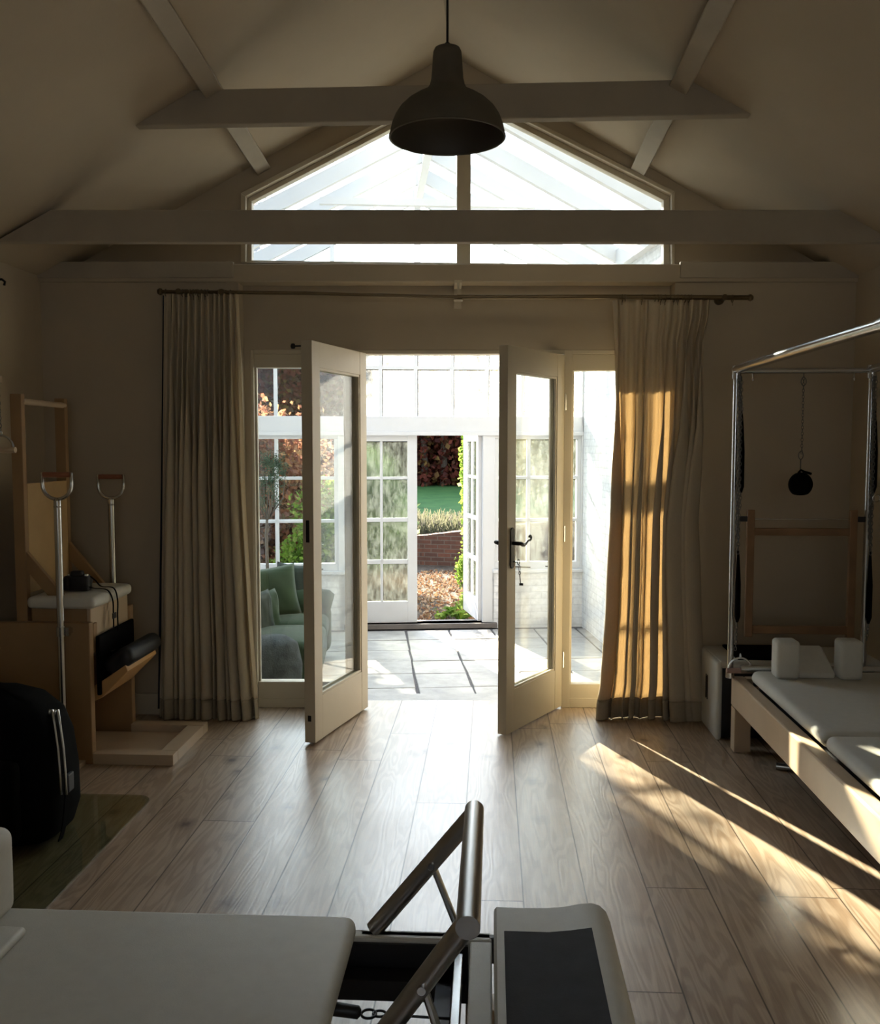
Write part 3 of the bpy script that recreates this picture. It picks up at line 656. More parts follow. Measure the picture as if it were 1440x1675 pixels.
vs = [WF.p(u, VR+.035, z) for u, z in st] + [WF.p(u+.012, VR+.05, z) for u, z in st]
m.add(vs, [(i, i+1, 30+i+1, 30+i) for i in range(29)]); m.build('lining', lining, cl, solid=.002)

# ================================================================== GARDEN ROOM
def cbox(m, a0, b0, z0, a1, b1, z1): m.box((a0, b0, z0), (a1, b1, z1), CM)
cq = lambda x, y: CF.px(x, y, 0)
aL, aR = CF.u(408, 900), CF.u(953, 900); aC = (aL+aR)/2
def b_house(a, off=.16):      # b of the house wall's outer face at local a
    # intersection of CF line (a, b) with the WF plane v=off
    p0 = CF.p(a, 0, 0); d = CF.V; c = p0-Vector((WF.o.x, WF.o.y, 0)); return (off-c.dot(WF.V))/d.dot(WF.V)
bN = min(b_house(aL), b_house(aR))
# paving: bed + individual flags as one paved surface pattern
m = MB(); m.prism([CF.p(aL-.3, 0.05, GZ-.012), CF.p(aR+.2, 0.05, GZ-.012), CF.p(aR+.2, b_house(aR+.2, .162), GZ-.012), CF.p(aL-.3, b_house(aL-.3, .162), GZ-.012)], (0, 0, -.1))
struct(m.build('paving_bed', grout), 'joints between the stone flags', 'floor')
a_j = [CF.px(*p_)[0] for p_ in ()]
def afl(px, py): p = fl(px, py, GZ)-Vector((CF.o.x, CF.o.y, 0)); return p.dot(CF.U), p.dot(CF.V)
j0, j1, j2 = afl(591, 1100)[0], afl(680, 1100)[0], afl(764, 1100)[0]
pw = (j2-j0)/2; rowb = [afl(640, y)[1] for y in (1033, 1047, 1063.9, 1082.6, 1102.7, 1126.5, 1151.4)]
rh = (rowb[1]-rowb[6])/5
m = MB(); rnd = random.Random(4)
k0 = int(math.floor((aL-j0)/pw))-1
for k in range(k0, k0+12):
    a0, a1 = j0+k*pw+.008, j0+(k+1)*pw-.008
    a0, a1 = max(a0, aL-.1), min(a1, aR+.1)
    if a1-a0 < .05: continue
    b = 0.0; off = rnd.choice([0, 0, .0])
    bt = rowb[1]+rh
    while bt > -6:
        bb = bt-rh
        lim = max(b_house(a0, .345), b_house(a1, .345))
        if bb < lim: bb = lim
        if bt-bb > .04:
            jj = lambda: rnd.uniform(-.005, .005)
            z = GZ+rnd.uniform(-.003, .002)
            m.prism([CF.p(a0+jj(), min(bt, 0)-.006+jj(), z), CF.p(a1+jj(), min(bt, 0)-.006+jj(), z), CF.p(a1+jj(), bb+.006+jj(), z), CF.p(a0+jj(), bb+.006+jj(), z)], (0, 0, -.03))
        bt -= rh
struct(m.build('floor_paving', flagstone, bevel=.006), 'large pale stone flags of the garden room floor', 'floor')
ze_w = cq(683, 556)[1]+.42+.02
# dwarf walls
zs = cq(683, 938)[1]
dL0, dR0 = CF.u(566, 900), CF.u(806, 900)
for nm, a0, a1, lb in (('wall_far_left', aL, dL0, 'low white brick wall left of the garden doors'), ('wall_far_right', dR0, aR, 'low white brick wall right of the garden doors')):
    m = MB(); cbox(m, a0, 0, GZ-.02, a1, .20, zs); w = struct(m.build(nm, white_brick, uvbox=True), lb, 'wall')
    m = MB(); cbox(m, a0, -.04, zs, a1, .18, zs+.03); m.build('sill', white_paint, w, bevel=.005)
m = MB(); cbox(m, aR, b_house(aR), GZ-.02, aR+.15, .2, ze_w); struct(m.build('wall_garden_room_right', white_brick, uvbox=True), 'sunlit white brick side wall of the garden room', 'wall')
m = MB(); cbox(m, aL-.15, b_house(aL), GZ-.02, aL, .2, zs); w = struct(m.build('wall_garden_room_left', white_brick, uvbox=True), 'low white brick side wall on the left of the garden room', 'wall')
zT0, zT1 = cq(683, 711)[1], cq(683, 681)[1]          # transom
zE2 = cq(683, 556)[1]+.42
def posts(m, xs, z0, z1, w=.03, b0=.02, b1=.08):
    for x in xs:
        a = CF.u(x, 800); cbox(m, a-w/2, b0, z0, a+w/2, b1, z1)
far = thing('window_3', CF.p(aC, 0, GZ), 'white glazed far wall of the garden room around its double doors', 'window', kind='structure')
m = MB()
cbox(m, aL, .0, zT0, aR, .12, zT1); cbox(m, aL, -.015, zT0-.008, aR, .0, zT0+.03); cbox(m, aL, .0, zE2, aR, .12, zE2+.12)
cbox(m, aL, .0, zs+.03, CF.u(415, 800), .1, zE2); cbox(m, CF.u(951, 800), .0, zs+.03, aR, .1, zE2)
cbox(m, CF.u(553), .0, GZ, CF.u(566), .12, zT0); cbox(m, CF.u(790, 800), .0, GZ, CF.u(810, 800), .12, zT0)
m.build('frame', white_paint, far, bevel=.004)
m = MB(); posts(m, (452, 508, 566, 623.5, 681, 740, 797, 855, 910), zT1, zE2); zb = cq(683, 601)[1]; cbox(m, aL, .03, zb-.014, aR, .07, zb+.014)
m.build('upper_glazing_bars', white_paint, far)
_as = CF.u(566, 620)
m = MB(); cbox(m, aL, .045, zT1, _as, .05, zE2); m.build('upper_pane', clear_glass, far)
m = MB(); cbox(m, _as, .045, zT1, aR, .05, zE2); m.build('upper_pane', misted_glass, far)
for x0, x1, xm in ((415, 553, 452), (810, 951, 914)):
    a0, a1 = CF.u(x0, 800), CF.u(x1, 800); z0, z1 = cq(683, 921)[1], cq(683, 718)[1]
    m = MB(); cbox(m, a0, .02, zs+.03, a1, .09, z0); cbox(m, a0, .02, z1, a1, .09, zT0); cbox(m, a0, .02, z0, a0+.035, .09, z1); cbox(m, a1-.035, .02, z0, a1, .09, z1)
    am = CF.u(xm, 800); cbox(m, am-.016, .03, z0, am+.016, .08, z1)
    if x0 < 500: am2 = CF.u(500, 800); cbox(m, am2-.016, .03, z0, am2+.016, .08, z1)
    else: am2 = CF.u(866, 800); cbox(m, am2-.016, .03, z0, am2+.016, .08, z1)
    for yb in (782, 852): z = cq(683, yb)[1]; cbox(m, a0, .03, z-.014, a1, .075, z+.014)
    m.build('sash', white_paint, far, bevel=.003)
    m = MB(); cbox(m, a0, .05, z0, a1, .055, z1); m.build('pane', clear_glass if x0 < 500 else wet_glass('damp_glass', (.9, .93, .92), .5, .08), far)
    for k in (.3, .7):
        m = MB(); a = a0+(a1-a0)*k; m.tube([CF.p(a-.09, -.0, zs+.055), CF.p(a+.09, -.02, zs+.05)], .006, 8); m.build('window_stay', iron, far, smooth=True)
# far gable glazing
zg = zE2+.12; hw = (aR-aL)/2; CS = .52
m = MB(); m.prism([CF.p(aL, 0.05, zg), CF.p(aR, .05, zg), CF.p(aC, .05, zg+CS*hw)], CF.V*.006); m.build('gable_pane', misted_glass, far)
m = MB(); cbox(m, aC-.03, .02, zg, aC+.03, .09, zg+CS*hw)
for k in (-.5, .5): cbox(m, aC+k*hw-.02, .02, zg, aC+k*hw+.02, .09, zg+CS*hw*.5)
m.build('gable_bars', white_paint, far)
# left side glazing
m = MB(); bl = b_house(aL)
cbox(m, aL-.1, bl, zE2, aL, .1, zE2+.12); cbox(m, aL-.1, bl, zs, aL, .1, zs+.04); cbox(m, aL-.1, bl, zT0, aL, .1, zT1)
n = 5
for k in range(n+1): b = bl+(0-bl)*k/n; cbox(m, aL-.09, b-.03, zs, aL-.01, b+.03, zE2)
sw_ = struct(m.build('window_4', white_paint, bevel=.004), 'white glazed side wall of the garden room behind the sofa', 'window')
m = MB(); cbox(m, aL-.055, bl, zs, aL-.05, .0, zE2); m.build('pane', misted_glass, sw_)
# doors of the garden room
zd0 = cq(683, 1019)[1]
def gleaf(name, label, M, Lw, misted, flip):
    root = thing(name, M @ Vector((0, 0, zd0)), label, 'door', kind='structure')
    rows = [(cq(683, a)[1], cq(683, b)[1]) for a, b in ((780, 722), (847.5, 784.5), (916, 854), (984.5, 923))]
    m = MB(); t = .045; st = Lw*.135; z1 = zT0
    m.box((0, 0, zd0), (st, t, z1), M); m.box((Lw-st, 0, zd0), (Lw, t, z1), M)
    m.box((st, 0, zd0), (Lw-st, t, rows[3][0]), M); m.box((st, 0, rows[0][1]), (Lw-st, t, z1), M)
    for r1, r2 in zip(rows, rows[1:]): m.box((st, .006, r2[1]), (Lw-st, t-.006, r1[0]), M)
    m.box((Lw/2-.012, .006, rows[3][0]), (Lw/2+.012, t-.006, rows[0][1]), M)
    m.build('door_leaf', white_paint, root, bevel=.003)
    m = MB(); m.box((st, t/2-.003, rows[3][0]), (Lw-st, t/2+.003, rows[0][1]), M); m.build('pane', misted, root)
    for z in (zd0+.2, zd0+.9, zd0+1.55):
        m = MB(); m.tube([M @ Vector((-.004, -.006, z-.04)), M @ Vector((-.004, -.006, z+.04))], .008, 8); m.build('hinge', sill_grey, root, smooth=True)
    return root
LWg = CF.u(683, 900)-dL0
gleaf('door_3', 'closed left garden door with eight misted panes', CM @ Matrix.Translation((dL0, .03, 0)), LWg, wet_glass('condensation_glass', (0.66, 0.70, 0.68), .25, .12), 0)
hA = CF.p(CF.u(791, 900), .06, 0); tip = fl(765, 996, zd0); dd = Vector((tip.x-hA.x, tip.y-hA.y, 0)).normalized(); nn = Vector((-dd.y, dd.x, 0))
gleaf('door_4', 'right garden door folded open onto the gravel path', Matrix(((dd.x, nn.x, 0, hA.x), (dd.y, nn.y, 0, hA.y), (0, 0, 1, 0), (0, 0, 0, 1))), LWg, wet_glass('wet_glass_open_leaf', (.9, .93, .92), .6, .08), 1)
m = MB(); cbox(m, dL0, -.03, GZ+.045, dR0, .16, zd0-.004); cbox(m, dL0-.02, -.05, GZ, dR0+.04, .1, GZ+.045)
struct(m.build('trim_4', sill_grey, bevel=.004), 'dark weathered threshold under the garden doors', 'trim')
# roof
rf = thing('garden_room_roof', CF.p(aC, bN/2, zE2), 'white glazed pitched roof of the garden room', 'roof', kind='structure')
ze = zE2+.12; zr = ze+CS*hw
def rslab(m, s, b0, b1, off, th, w0=0, w1=1):
    ae = aL-.12 if s < 0 else aR+.12; e = ze-CS*.12
    pa = lambda k: (ae+(aC-ae)*k, e+(zr-e)*k)
    (x0, z0), (x1, z1) = pa(w0), pa(w1)
    m.prism([CF.p(x0, b0, z0+off), CF.p(x1, b0, z1+off), CF.p(x1, b0, z1+off+th), CF.p(x0, b0, z0+off+th)], CF.V*(b1-b0))
bs = [b_house(aL, .17), b_house(aR, .17)]
nr = 5
for s, bb in ((-1, bs[0]), (1, bs[1])):
    for k in range(nr+1):
        b = bb+.035+(0.02-bb)*k/nr; m = MB(); rslab(m, s, b-.028, b+.028, -.10, .12); m.build('rafter', white_paint, rf)
    m = MB(); rslab(m, s, bb+.03, .1, .025, .006); m.build('roof_pane', roof_glass, rf)
m = MB(); cbox(m, aC-.03, max(bs)+.01, zr-.16, aC+.03, .1, zr+.05); m.build('ridge', white_paint, rf)
for s, bb in ((-1, bs[0]), (1, bs[1])):
    m = MB(); ax = aL if s < 0 else aR; cbox(m, ax-.06, bb+.01, ze-.12 if s > 0 else ze-.0, ax+.06, .1, ze+.02); m.build('eaves_plate', white_paint, rf)
m = MB()
for z in (ze+.28,): cbox(m, aC-hw*.52, bN*.45-.025, z, aC+hw*.52, bN*.45+.025, z+.05)
m.build('tie', white_paint, rf)

# ------------------------------------------------------------------ sofa and cushions
_a, _b = afl(537, 1072); SX0, SX1 = aL+.04, max(_a, aL+.75); SY1 = min(_b, -.35); SY0 = SY1-1.34; sz = .15
_mb_add = MB.add
SOFA = [True]
def _add_cm(s, vs, fs, M=None):
    if SOFA[0] and M is None: M = CM
    return _mb_add(s, vs, fs, M)
MB.add = _add_cm
sofa = thing('sofa', CF.p((SX0+SX1)/2, (SY0+SY1)/2, GZ), 'green velvet sofa along the left side of the garden room', 'sofa')
m = MB(); m.rbox((SX0, SY0, GZ+.06), (SX1, SY1, sz-.12), .04); m.build('base', velvet, sofa, smooth='all')
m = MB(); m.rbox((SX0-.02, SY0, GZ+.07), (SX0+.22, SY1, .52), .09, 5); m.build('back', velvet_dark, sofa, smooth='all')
for y0, y1, mt in ((SY1-.2, SY1+.03, velvet),):
    m = MB(); m.rbox((SX0+.02, y0, GZ+.05), (SX1+.03, y1, .24), .08, 5); m.tube([(SX0+.05, (y0+y1)/2, .24), (SX1-.06, (y0+y1)/2, .24), (SX1+.0, (y0+y1)/2, .235), (SX1+.035, (y0+y1)/2, .225)], [.115, .12, .115, .09], 20)
    m.build('arm', mt, sofa, smooth='all')
ym = (SY0+SY1)/2+.02
for y0, y1 in ((SY0+.02, ym), (ym, SY1-.2)):
    m = MB(); m.rbox((SX0+.2, y0+.003, sz-.12), (SX1+.02, y1-.003, sz+.03), .05, 4, puff=.03); m.build('seat_cushion', velvet, sofa, smooth='all')
for x in (SX0+.08, SX1-.06):
    for y in (SY0+.08, SY1-.08):
        m = MB(); m.tube([(x, y, GZ), (x, y, GZ+.08)], [.018, .026], 10); m.build('leg', iron, sofa, smooth=True)
SOFA[0] = False; MB.add = _mb_add
def cushion(name, c, sx, sz_, th, rot, mat, label):
    M = Matrix.Translation(c) @ rot
    m = MB(); bm = bmesh.new(); N = 14; vs = []; fs = []
    for s in (1, -1):
        for i in range(N+1):
            for j in range(N+1):
                x, y = i/N*2-1, j/N*2-1
                pin = 1-.10*(1-abs(x)**2)*abs(y)**3 if True else 1
                e = (1-x**4)*(1-y**4); h = th/2*(max(e, 0)**.5)
                vs.append((x*sx/2*(1-.07*(1-y*y)), s*h + .004*math.sin(9*x+5*y), y*sz_/2*(1-.07*(1-x*x))))
    W_ = N+1
    for s in (0, 1):
        o_ = s*W_*W_
        for i in range(N):
            for j in range(N): fs.append((o_+i*W_+j, o_+(i+1)*W_+j, o_+(i+1)*W_+j+1, o_+i*W_+j+1))
    m.add(vs, fs, M); o = m.build(name, mat, None, smooth='all'); bm.free()
    me = o.data; b2 = bmesh.new(); b2.from_mesh(me); bmesh.ops.remove_doubles(b2, verts=b2.verts[:], dist=.0005); bmesh.ops.recalc_face_normals(b2, faces=b2.faces[:])
    cc = Vector(c)
    for v in b2.verts: v.co -= cc
    b2.to_mesh(me); b2.free(); o.location = cc; WL[o.name] = cc
    return tag(o, label, 'cushion', 'scatter cushions on the green sofa')
RZ = lambda d: Matrix.Rotation(R(d), 4, 'Z'); RX = lambda d: Matrix.Rotation(R(d), 4, 'X'); RY = lambda d: Matrix.Rotation(R(d), 4, 'Y')
cushion('cushion', atY(436, 972, 7.10), .50, .42, .16, RZ(22) @ RX(-14) @ RY(-6), velvet, 'large mid green velvet cushion leaning on the sofa back')
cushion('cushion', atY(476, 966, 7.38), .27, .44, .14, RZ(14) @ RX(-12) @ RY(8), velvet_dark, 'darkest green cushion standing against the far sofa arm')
cushion('cushion', atY(433, 1010, 6.78), .30, .40, .13, RZ(62) @ RX(-8) @ RY(0), velvet, 'green cushion with pale piping propped near the front arm')
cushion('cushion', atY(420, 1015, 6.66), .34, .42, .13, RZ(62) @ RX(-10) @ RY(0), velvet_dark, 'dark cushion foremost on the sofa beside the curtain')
c0 = atY(467, 1096, 6.35); m = MB()
m.lathe([(.02, GZ+.0), (.14, GZ+.01), (.18, GZ+.10), (.19, GZ+.28), (.16, GZ+.42), (.09, GZ+.465), (.005, GZ+.47)], (0, 0, 0), 28)
pf = m.build('pouffe', fur, None, smooth='all'); _pp = atY(447, 1100, 5.95); pf.location = (_pp.x, 5.95, 0); WL[pf.name] = pf.location.copy()
tag(pf, 'round charcoal fur pouffe in front of the green sofa', 'pouffe')

# ------------------------------------------------------------------ foliage helper
def leaves(m, pts, size, rnd, asp=.55):
    for p in pts:
        a = Vector((rnd.gauss(0, 1), rnd.gauss(0, 1), rnd.gauss(0, 1))).normalized(); b = a.orthogonal().normalized()
        b = (Matrix.Rotation(rnd.uniform(0, 6.28), 3, a) @ b); c = a.cross(b); s = size*rnd.uniform(.6, 1.3)
        p = Vector(p); n = len(m.v)
        m.v += [tuple(p-b*s*.5), tuple(p+c*s*asp*.5+a*s*.06), tuple(p+b*s*.5), tuple(p-c*s*asp*.5+a*s*.06)]; m.f.append((n, n+1, n+2, n+3))
def blob(rnd, c, r, n, lumps=9, shell=.5):
    L = []
    for _ in range(lumps):
        d = Vector((rnd.gauss(0, 1), rnd.gauss(0, 1), rnd.gauss(0, 1))).normalized()
        L.append((Vector(c)+Vector((d.x*r[0]*.55, d.y*r[1]*.55, d.z*r[2]*.55)), rnd.uniform(.35, .6)))
    out = []
    for _ in range(n):
        lc, k = rnd.choice(L); d = Vector((rnd.gauss(0, 1), rnd.gauss(0, 1), rnd.gauss(0, 1))).normalized(); q = (shell+(1-shell)*rnd.random())
        out.append(lc+Vector((d.x*r[0]*k*q, d.y*r[1]*k*q, d.z*r[2]*k*q)))
    return out
# olive tree in a pot behind the sofa
ty = 8.25; tb = atY(437, 850, ty); ot = thing('olive_tree', (tb.x, ty, GZ), 'slim standard olive tree standing behind the green sofa', 'tree')
m = MB(); m.tube([(tb.x+.01, ty, GZ+.25), (tb.x, ty, .3), (tb.x-.008, ty, .7), (tb.x, ty, tb.z)], [.017, .015, .014, .012], 8)
rnd = random.Random(5)
for k in range(9):
    e = Vector((tb.x+rnd.uniform(-.13, .18), ty+rnd.uniform(-.12, .12), tb.z+rnd.uniform(.25, .45))); mid = Vector((tb.x, ty, tb.z)).lerp(e, .5)+Vector(((e.x-tb.x)*.35, 0, -.03))
    m.tube([(tb.x, ty, tb.z-.01), mid, e], [.007, .005, .003], 5)
m.build('trunk', bark, ot, smooth='all')
m = MB(); leaves(m, blob(rnd, (tb.x+.03, ty, tb.z+.40), (.20, .18, .24), 1500, 12, .1)+blob(rnd, (tb.x+.02, ty, tb.z+.16), (.14, .13, .16), 200, 6, .1), .034, rnd, .22); m.build('foliage', leaf_olive, ot)
m = MB(); m.lathe([(.10, GZ), (.13, GZ+.02), (.17, GZ+.27), (.185, GZ+.28), (.185, GZ+.31), (.16, GZ+.31), (.155, GZ+.27), (.01, GZ+.27)], (tb.x, ty, 0), 28); m.build('pot', soil_pot, ot, smooth=True)

# ================================================================== GARDEN
OG = GZ-.05

m = MB(); m.prism([CF.p(-7, .21, OG), CF.p(8, .21, OG), CF.p(8, 5.6, OG), CF.p(-7, 5.6, OG)], (0, 0, -.1))
struct(m.build('ground_gravel', gravel_mat), 'gravel path strewn with fallen leaves outside the garden doors', 'ground')
rnd = random.Random(12)
m = MB(); pts = [CF.p(rnd.uniform(-2.0, 1.8), rnd.uniform(.25, 4.3), OG+rnd.uniform(.004, .02)) for _ in range(9500)]
leaves(m, pts, .045, rnd, .7); tag(m.build('fallen_leaves', leaf_litter), 'fallen brown beech leaves scattered over the gravel', 'leaves', kind='stuff')
# curved brick retaining wall
def arcwall(m, pts, th, z0f, z1f):
    n = len(pts); vs = []
    for i, (x, y) in enumerate(pts):
        vs += [(x, y, z0f), (x, y+th, z0f), (x, y+th, z1f(i)), (x, y, z1f(i))]
    fs = []
    for i in range(n-1):
        for k in range(4): l = (k+1) % 4; fs.append((i*4+k, i*4+l, (i+1)*4+l, (i+1)*4+k))
    fs += [(3, 2, 1, 0), tuple((n-1)*4+k for k in range(4))]; m.add(vs, fs)
wp = []
for i in range(25):
    x = -6+12*i/24; wp.append((x, 13.6 - .11*(x+1)**2*.35 - .22*(x+.9)))
m = MB(); arcwall(m, wp, .24, OG-.1, lambda i: .14+.14*(wp[i][0]+1.3) if wp[i][0] > -1.3 else .16)
struct(m.build('retaining_wall', red_brick, uvbox=True), 'curving low red brick wall below the lawn', 'wall')
m = MB(); m.prism([(-30, 13.72, .13), (30, 13.72, .13), (30, 60, .25), (-30, 60, .25)], (0, 0, -.3)); struct(m.build('ground_lawn', lawn_mat), 'bright green lawn stretching to the beech hedge', 'lawn')
rnd = random.Random(21); m = MB()
for _ in range(9000):
    x = rnd.uniform(-4, 2.5); y = 13.95+rnd.random()**1.3*1.5 - .22*(x+.9)*.6; h = rnd.uniform(.14, .36); lean = Vector((rnd.gauss(0, .10), rnd.gauss(0, .10), h)); b = Vector((x, y, .12)); w = Vector((.008, 0, 0)) if rnd.random() < .5 else Vector((0, .008, 0))
    n = len(m.v); m.v += [tuple(b-w), tuple(b+w), tuple(b+lean+w*.6), tuple(b+lean-w*.6)]; m.f.append((n, n+1, n+2, n+3))
tag(m.build('lavender_border', leaf_lav), 'pale dried lavender border along the top of the brick wall', 'border plants', kind='stuff')
# beech hedge with trunks, far
hedge = thing('beech_hedge', (-1, 31, .2), 'tall copper beech hedge with dark trunks beyond the lawn', 'hedge', kind='stuff')
rnd = random.Random(31); m = MB(); pts = []
for _ in range(95000):
    x = rnd.uniform(-13, 9); z = .2+rnd.random()**.9*6.6; y = 31+rnd.gauss(0, .55)
    if .6 < z < 1.9 and rnd.random() < .5: continue
    pts.append((x, y, z))
leaves(m, pts, .20, rnd, .8); leaves(m, [(rnd.uniform(-13, 9), 33+rnd.gauss(0, .5), .1+rnd.random()*6.4) for _ in range(26000)], .42, rnd, .9); m.build('foliage', leaf_hedge, hedge)
m = MB()
x = -12.5
while x < 8.5: m.tube([(x, 31, .1), (x+rnd.uniform(-.1, .1), 31, 3), (x+rnd.uniform(-.2, .2), 31, 5.8)], [.13, .10, .05], 8); x += rnd.uniform(.5, .8)
m.build('trunk', bark, hedge, smooth=True)
# copper beech at the left, shades the left of the garden room
ct = thing('copper_beech', (-4.4, 13.4, OG), 'copper beech tree in orange autumn leaf outside the left windows', 'tree')
rnd = random.Random(8); m = MB()
leaves(m, blob(rnd, (-4.0, 13.0, .95), (2.1, 1.3, 1.5), 42000, 26, .2)+blob(rnd, (-5.1, 13.2, 4.2), (1.95, 1.5, 3.0), 60000, 44, .2)+blob(rnd, (-3.95, 13.2, 4.6), (.85, .8, 2.4), 26000, 30, .0), .10, rnd, .65); m.build('foliage', leaf_red, ct)
m = MB(); m.tube([(-4.7, 13.4, OG), (-4.65, 13.4, 1.5), (-4.8, 13.3, 4.2)], [.16, .12, .05], 10)
for k in range(8): m.tube([(-4.65, 13.4, .7+.3*k), (-4.65+rnd.uniform(-1.5, 1.5), 13.2+rnd.uniform(-1, 1), 1.8+.45*k)], [.06, .02], 6)
m.build('trunk', bark, ct, smooth=True)
def shrub(name, c, r, n, size, mat, label, cat='shrub', seed=1, lumps=10, asp=.6):
    rnd = random.Random(seed); t = thing(name, (c[0], c[1], OG), label, cat); m = MB()
    leaves(m, blob(rnd, c, r, n, lumps, .35), size, rnd, asp); m.build('foliage', mat, t)
    m = MB(); m.tube([(c[0], c[1], OG), (c[0], c[1], c[2])], [.03, .015], 6)
    for k in range(4): m.tube([(c[0], c[1], OG+.05), (c[0]+rnd.uniform(-.5, .5)*r[0], c[1]+rnd.uniform(-.5, .5)*r[1], c[2])], [.02, .008], 5)
    m.build('stem', bark, t, smooth=True); return t
p = atY(535, 862, 11.2); shrub('laurel_shrub', (p.x, 11.2, .35), (.85, .5, .75), 6000, .075, leaf_green, 'yellow green shrub outside the left window', seed=3)
p = atY(611, 790, 12.0); shrub('evergreen_shrub', (p.x, 11.7, .75), (.6, .4, .85), 6000, .08, leafmat('sage_leaves', [(0.14, 0.22, 0.10), (0.25, 0.33, 0.18), (0.10, 0.16, 0.08)]), 'rounded sage green shrub seen through the misted garden door', seed=4)
p = atY(765, 780, 10.9); shrub('ivy_shrub', (p.x+.08, 10.9, .95), (.20, .22, 1.25), 4200, .055, leaf_green, 'tall narrow ivy clad column right of the open garden door', seed=6, lumps=16, asp=.8)
p = atY(762, 935, 10.3); shrub('box_shrub', (p.x+.02, 10.3, .02), (.16, .2, .42), 1200, .04, leaf_green, 'small leafy shrub low beside the open garden door', seed=9)
p = atY(880, 760, 13.5); shrub('garden_tree', (p.x+.4, 16.6, 2.2), (1.7, .9, 2.1), 9000, .10, leafmat('grey_leaves', [(0.20, 0.22, 0.15), (0.30, 0.30, 0.20), (0.25, 0.16, 0.12)]), 'grey green tree showing through the right windows', 'tree', seed=15, lumps=16)
rnd = random.Random(77)
for i, (px, py) in enumerate(((738, 1008), (757, 1000), (722, 1014), (772, 1009), (752, 1015), (766, 990))):
    c = fl(px, py, OG); t = thing('bergenia', c, ['broad leaved green plant nearest the open garden door centre', 'broad leaved plant just behind its neighbours at the garden door', 'leftmost broad leaved plant at the garden threshold', 'broad leaved plant tucked under the folded garden door', 'front broad leaved plant at the garden threshold edge', 'rearmost broad leaved plant beside the folded door'][i], 'plant', 'broad leaved plants at the garden door')
    m = MB()
    for k in range(14):
        a = rnd.uniform(0, 6.28); l = rnd.uniform(.07, .15); h = rnd.uniform(.04, .12); d = Vector((math.cos(a), math.sin(a), 0)); s_ = Vector((-d.y, d.x, 0))
        q = c+d*l*.5; e = [c+d*.02, q+s_*.035+Vector((0, 0, h)), c+d*l+Vector((0, 0, h*.8)), q-s_*.035+Vector((0, 0, h))]
        n = len(m.v); m.v += [tuple(x) for x in e]; m.f.append((n, n+1, n+2, n+3))
    m.build('leaf', leaf_green, t)

# ================================================================== PENDANT LAMP
LY = 3.62; lc = atY(732, 226, LY); lr = (atY(827, 226, LY).x-atY(637, 226, LY).x)/2
zt_ = atY(732, 76, LY).z; lamp = thing('pendant_lamp', (lc.x, LY, lc.z), 'dark olive enamel dome pendant lamp hanging from the ridge', 'lamp')
H_ = zt_-lc.z; rn = lr*.235
prof = [(1.0, 0), (1.0, .012), (.985, .06), (.955, .14), (.90, .23), (.82, .31), (.70, .385), (.56, .445), (.43, .49), (.345, .53), (.30, .58), (.275, .65), (.262, .75), (.25, .88), (.24, .94), (.215, .975), (.15, .995), (.04, 1.0)]
m = MB(); outer = [(lr*r, lc.z+H_*z) for r, z in prof]; inner = [(max(.004, lr*r-.006), lc.z+H_*z-(.004 if z > .3 else 0)) for r, z in prof[:15]][::-1]
vs = []
seg = 56
allp = [(.004, outer[-1][1])] + outer[::-1] 
m.lathe(outer, (lc.x, LY, 0), seg); m.f = m.f[:-2]
ls = m.build('lamp_shade', lamp_mat, lamp, smooth='all')
m = MB(); m.lathe([(r-.004 if r > .01 else r, z+.001) for r, z in outer[:15]], (lc.x, LY, 0), seg); m.f = m.f[:-2]; m.build('shade_lining', lamp_in, lamp, smooth='all')
m = MB(); m.torus((lc.x, LY, lc.z+.003), lr-.002, .004, seg=seg); m.build('rim', lamp_mat, lamp, smooth='all')
m = MB(); m.tube([(lc.x, LY, lc.z+H_*.55), (lc.x, LY, lc.z+H_*.3)], .022, 14); m.build('lamp_holder', iron, lamp, smooth='all')
m = MB(); m.tube([(lc.x, LY, zt_-.004), (lc.x, LY, roof_z(lc.x)+.01)], .0045, 8); m.build('cord', iron, lamp)
m = MB(); m.tube([(lc.x, LY, zt_-.004), (lc.x, LY, zt_+.012)], [.018, .009], 12); m.build('cord_grip', iron, lamp, smooth=True)
m = MB(); m.tube([(lc.x, LY, roof_z(lc.x)-.03), (lc.x, LY, roof_z(lc.x)+.03)], .045, 20); m.build('ceiling_rose', iron, lamp, smooth=True)

# ================================================================== LEFT: CABINET CHAIR WITH TALL BACK
YN, YF = 4.242, 4.76                     # near and far faces
XF = -1.865                             # front edge of the side panels
chair = thing('exercise_chair', (-2.0, (YN+YF)/2, 0), 'tall backed birch exercise chair with padded seat against the left wall', 'exercise chair')
XBk = XL+.03
zp = .672
for y0, y1 in ((YN, YN+.045), (YF-.02, YF+.025)):
    m = MB(); m.box((XBk, y0, .0), (XF, y1, zp)); m.build('side_panel', birch, chair, bevel=.004)
XT = -1.480
m = MB(); m.box((XF, YN, 0), (XT, YN+.07, .052)); m.box((XF, YF-.045, 0), (XT, YF+.025, .052)); m.box((XT-.085, YN+.07, 0), (XT, YF-.045, .0515)); m.build('base_frame', maple, chair, bevel=.003)
m = MB(); m.box((XBk+.1, YN+.07, .0), (XT-.085, YF-.045, .012)); m.build('base_board', maple, chair)
m = MB(); m.box((XF-.012, YN+.045, .50), (XF-.03, YF-.02, .735)); m.build('front_rail', maple, chair, bevel=.003)
m = MB(); m.box((-2.16, YN+.045, .66), (XF-.03, YF-.02, .735)); m.box((XF-.03, YN+.05, .52), (XF-.012+.012, YN+.09, .66)); m.build('seat_box', birch, chair, bevel=.003)
m = MB(); m.rbox((-2.17, YN+.01, .735), (XF+.02, YF-.03, .79), .022, 4, puff=.012); m.build('seat_cushion', cream, chair, smooth='all')
zpt = 1.738
